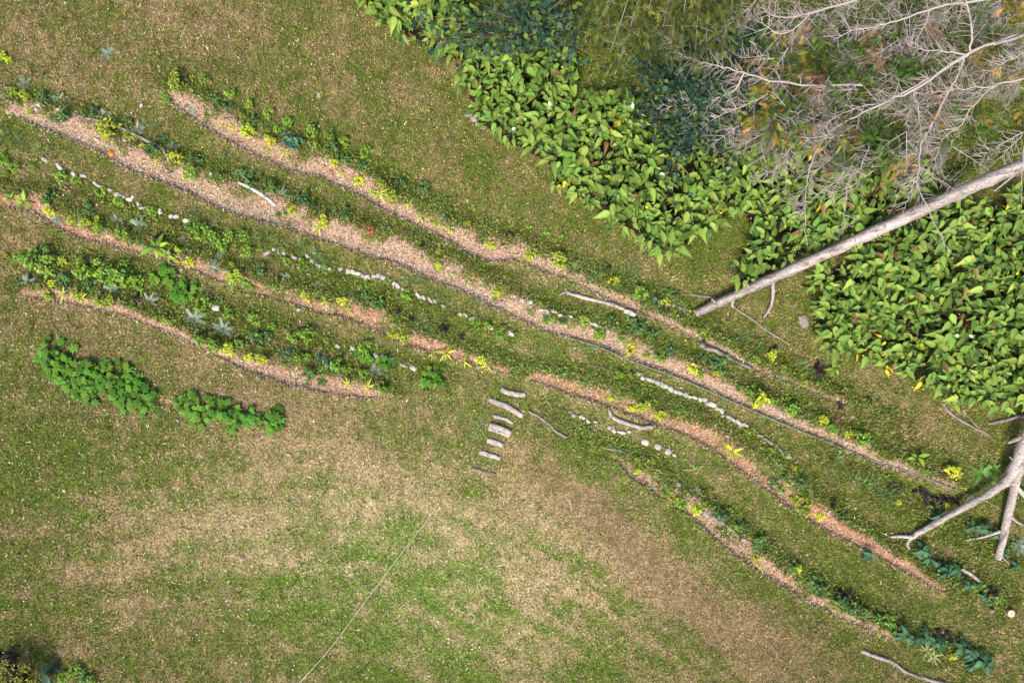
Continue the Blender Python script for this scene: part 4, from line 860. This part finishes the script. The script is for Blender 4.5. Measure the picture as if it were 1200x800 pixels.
LIMBS = [
 ([(1200,40,1.9),(1135,62,2.0),(1080,100,1.9),(1040,118,1.7),(1000,138,1.5),(975,152,1.35),(962,170,1.2),(948,200,1.0),(943,250,.8),(946,288,.6)], .036, 46),
 ([(1135,64,2.0),(1095,88,1.9),(1060,108,1.8),(1035,120,1.6),(1000,128,1.5),(970,142,1.4),(940,160,1.2)], .028, 30),
 ([(1137,60,2.0),(1138,30,2.3),(1132,0,2.5),(1128,-40,2.6)], .026, 14),
 ([(1130,64,2.0),(1105,60,2.1),(1080,58,2.1),(1062,52,2.1)], .02, 22),
 ([(1250,-60,2.1),(1180,-8,2.2),(1130,3,2.3),(1100,8,2.3),(1060,22,2.3),(1030,30,2.2),(1000,36,2.1),(976,47,2.0)], .035, 40),
 ([(1090,12,2.3),(1085,28,2.2),(1075,44,2.1),(1068,55,2.0)], .016, 14),
 ([(1150,-70,2.2),(1040,-15,2.4),(985,5,2.5),(950,15,2.5),(925,21,2.4),(905,18,2.3),(885,5,2.2)], .034, 40),
 ([(950,15,2.5),(938,28,2.4),(918,39,2.3),(895,30,2.2),(880,18,2.2)], .02, 18),
 ([(910,-40,2.4),(884,2,2.3),(865,20,2.2),(848,35,2.1),(841,48,2.0)], .024, 26),
 ([(1010,100,1.7),(960,100,1.8),(905,95,1.8),(870,85,1.8),(845,78,1.8),(820,72,1.7),(800,65,1.7),(788,55,1.6),(782,42,1.6)], .028, 60),
 ([(872,86,1.8),(862,105,1.7),(840,115,1.7),(820,121,1.6),(800,124,1.6),(772,124,1.5)], .022, 40),
 ([(818,122,1.6),(810,145,1.5),(802,160,1.4)], .014, 8),
 ([(900,110,1.7),(870,125,1.6),(845,135,1.6),(828,146,1.5),(815,156,1.4)], .018, 30),
 ([(1130,70,2.0),(1122,88,1.9),(1110,110,1.8),(1100,128,1.7),(1092,150,1.6),(1086,180,1.5)], .022, 22),
 ([(1260,60,1.9),(1200,92,1.9),(1165,101,1.8),(1140,125,1.8),(1125,148,1.7),(1105,163,1.6),(1096,190,1.5),(1090,215,1.4)], .024, 34),
 ([(1165,101,1.8),(1130,104,1.8),(1100,108,1.8),(1070,110,1.7)], .016, 26),
 ([(1110,110,1.8),(1090,150,1.7),(1079,170,1.6),(1077,200,1.5),(1074,215,1.5),(1085,240,1.4),(1100,272,1.3),(1112,295,1.2)], .022, 26),
 ([(1078,195,1.5),(1095,208,1.4),(1110,217,1.3),(1124,225,1.2)], .012, 8),
 ([(1076,200,1.5),(1066,228,1.3),(1058,252,1.2)], .012, 9),
 ([(1076,198,1.5),(1060,215,1.3),(1050,232,1.2)], .010, 9),
 ([(1070,105,1.7),(1074,120,1.7),(1077,140,1.6),(1078,165,1.5)], .022, 14),
 ([(1072,118,1.7),(1064,135,1.6),(1060,148,1.5)], .016, 12),
 ([(1020,160,1.4),(1010,195,1.3),(995,210,1.2),(991,240,1.1),(988,274,1.0)], .018, 24),
 ([(1008,198,1.3),(985,210,1.2),(965,222,1.1),(945,240,1.0),(935,250,1.0)], .016, 22),
 ([(985,172,1.3),(975,185,1.2),(960,197,1.1),(940,225,1.0),(925,245,.9)], .014, 18),
 ([(945,150,1.4),(928,172,1.3),(912,192,1.2),(903,215,1.1)], .013, 14),
 ([(900,150,1.5),(892,168,1.4),(897,190,1.3),(900,208,1.2)], .013, 12),
 ([(905,150,1.5),(885,162,1.4),(870,170,1.3),(858,178,1.2)], .013, 16),
 ([(1270,125,1.7),(1200,155,1.6),(1180,165,1.5),(1160,178,1.4),(1149,184,1.4)], .02, 22),
 ([(1198,158,1.6),(1184,172,1.5),(1172,186,1.4)], .012, 8),
 ([(1200,172,1.6),(1197,205,1.5),(1197,240,1.4)], .01, 5),
 ([(1240,20,2.0),(1200,60,2.0),(1180,72,1.9),(1160,85,1.9)], .018, 20),
]
ft = obj('dead_cypress', None, None, P(1500, -110, 0) + np.array([0, 0, gz(*P(1500, -110)[:2])]))
ft_o = np.array(ft.location)
mb = MB(); tl = smooth_line([P(1520, -118, .25), P(1400, -60, .9), P(1300, -10, 1.5), P(1200, 40, 1.9), P(1165, 52, 1.97)], 18)
tube(mb, tl - ft_o, np.linspace(.13, .032, 18), 10, (.28, .23, .21), True, .06, 1, CUT, r); obj('trunk', mb.mesh('trunk', M_bark), ft)
for k_, (lp, r0, nt_) in enumerate(LIMBS):
    l3 = smooth_line([P(*q) for q in lp], len(lp) * 4) - ft_o; l3[1:-1] += r.normal(0, .012, (len(l3) - 2, 3))
    mb = MB(); tube(mb, l3, np.linspace(r0 * 1.0, max(.004, r0 * .22), len(l3)), 6, shade(DEADC, r, .08), False)
    lo = obj('limb', mb.mesh('limb', M_twig), ft)
    tw = MB(); twigs(tw, l3, r, nt_ * 2, .12, .5, DEADC, rad=.0055, sub=3); obj('twigs', tw.mesh('twigs', M_twig), lo)['kind'] = 'stuff'
# grey haze of fine dead boughs
REG = [(862,60),(900,15),(960,0),(1010,-20),(1215,-20),(1215,100),(1140,160),(1100,200),(1040,200),(960,200),(930,180),(870,160),(850,110)]
hb = MB(); cnt = 0
while cnt < 330:
    x, y = r.uniform(845, 1215), r.uniform(-20, 205)
    if not in_poly(np.array([x]), np.array([y]), REG)[0] or (x > 1120 and y > 110 and r.random() < .8): continue
    cnt += 1; z = r.uniform(.7, 2.0); a = math.radians(r.normal(215, 40)); l = r.uniform(.4, 1.1); p0 = P(x, y, z) - ft_o
    d = np.array([math.cos(a), math.sin(a), r.normal(-.15, .2)]); ln = smooth_line([p0, p0 + d * l * .5 + r.normal(0, .08, 3), p0 + d * l + r.normal(0, .12, 3)], 7)
    cc = shade((.31, .265, .24), r, .45); tube(hb, ln, np.linspace(.010, .003, 7), 4, cc, False); twigs(hb, ln, r, 18, .08, .36, cc, rad=.0042, sub=3)
obj('fine_boughs', hb.mesh('fine_boughs', M_twig), ft)['kind'] = 'stuff'
GRN = [(.07, .13, .014), (.10, .165, .018), (.05, .10, .013)]; GLD = [(.30, .22, .03), (.24, .22, .03), (.34, .19, .05)]; RST = [(.20, .10, .04), (.24, .13, .05), (.16, .10, .05)]; OGD = [(.07, .09, .013), (.11, .12, .018), (.045, .065, .011)]
fol = {'green_foliage': MB(), 'golden_foliage': MB(), 'rusty_foliage': MB()}
for (x, y, rad, kind, n) in [(890,98,22,'golden_foliage',34),(905,108,20,'golden_foliage',20),(922,128,24,'green_foliage',36),(885,130,16,'green_foliage',14),(890,145,22,'golden_foliage',22),(935,150,22,'golden_foliage',20),(910,160,22,'green_foliage',26),(930,60,26,'golden_foliage',16),(915,50,22,'green_foliage',18),(955,95,20,'rusty_foliage',16),
        (985,100,22,'green_foliage',28),(1000,78,24,'green_foliage',26),(975,60,26,'green_foliage',24),(1012,55,20,'green_foliage',18),(960,30,30,'green_foliage',20),(1045,95,22,'green_foliage',26),(1068,78,20,'green_foliage',26),(1020,70,18,'rusty_foliage',12),(1090,28,12,'rusty_foliage',14),(1035,22,20,'green_foliage',14),
        (1025,145,16,'green_foliage',30),(1036,155,10,'green_foliage',14),(1032,186,20,'green_foliage',24),(1050,178,16,'green_foliage',22),(1000,175,24,'green_foliage',14),(985,165,20,'golden_foliage',8),(1005,180,26,'rusty_foliage',9),(1055,195,16,'golden_foliage',10),(1155,62,12,'golden_foliage',16),(1172,58,8,'green_foliage',14),(1165,80,10,'golden_foliage',8),
        (1192,12,16,'golden_foliage',16),(1185,0,18,'green_foliage',14),(1130,40,30,'green_foliage',18),(1150,25,20,'green_foliage',12),(1110,115,20,'rusty_foliage',8),(1130,130,26,'green_foliage',16),(1160,150,22,'green_foliage',14),(1170,130,22,'golden_foliage',8),(1095,115,14,'rusty_foliage',8),(1190,100,16,'golden_foliage',8),(1060,40,24,'green_foliage',14),(870,100,14,'green_foliage',10),(1090,75,18,'green_foliage',14)]:
    for _ in range(int(n * (4.6 if kind == 'green_foliage' else 4.0))):
        if _ % 7 == 0: cxx, cyy, czz = x + r.normal(0, rad * .65), y + r.normal(0, rad * .65), r.uniform(.8, 1.9)
        q = P(cxx + r.normal(0, 4), cyy + r.normal(0, 4), czz + r.normal(0, .1)) - ft_o
        spray(fol[kind], q, math.radians(r.normal(220, 60)), r.normal(.15, .35), r.uniform(.14, .30), {'green_foliage': GRN, 'golden_foliage': GLD + GRN[:1], 'rusty_foliage': RST}[kind], r)
for k_, m_ in fol.items(): obj(k_, m_.mesh(k_, M_small), ft)
tag(ft, 'half-dead fallen cypress with bare grey boughs and green and golden sprays', 'tree')
# living olive-gold conifer whose boughs hang in from the top edge
base = P(790, -170, 0); cf = obj('golden_conifer', None, None, (base[0], base[1], gz(base[0], base[1]))); co_ = np.array(cf.location); r = np.random.default_rng(44)
mb = MB(); tube(mb, [(0, 0, -.1), (.05, 0, 2), (.1, .05, 5), (.12, .1, 7.5)], [.2, .17, .1, .03], 9, (.26, .19, .15)); obj('trunk', mb.mesh('trunk', M_bark), cf)
cr = MB()
for (tx, ty) in [(695,5),(700,40),(715,62),(722,85),(735,45),(748,40),(760,12),(775,45),(785,62),(800,25),(815,62),(828,55),(838,30),(850,40),(858,15),(745,10),(705,20),(688,0),(870,5),(820,10),(650,-30),(900,-40),(770,-40),(730,-60),(830,-80)]:
    z = r.uniform(2.4, 3.3); tip = P(tx, ty, z) - co_; s0 = np.array([.08, .03, z + r.uniform(-.2, .8)])
    ln = smooth_line([s0, s0 * .5 + tip * .5 + np.array([0, 0, .25]), tip], 12); lm = MB(); tube(lm, ln, np.linspace(.035, .006, 12), 5, (.30, .25, .21), False); twigs(lm, ln[5:], r, 12, .1, .45, (.36, .31, .27), rad=.005)
    obj('limb', lm.mesh('limb', M_twig), cf)
    for _ in range(150):
        i = r.integers(5, 12); p_ = ln[i] + r.normal(0, .2, 3) * np.array([1, 1, .6]); spray(cr, p_, math.radians(r.normal(-90, 40)), r.normal(.3, .3), r.uniform(.14, .30), OGD, r)
obj('crown', cr.mesh('crown', M_small), cf); tag(cf, 'olive-gold conifer with drooping feathery boughs by the round-leaved saplings', 'tree')
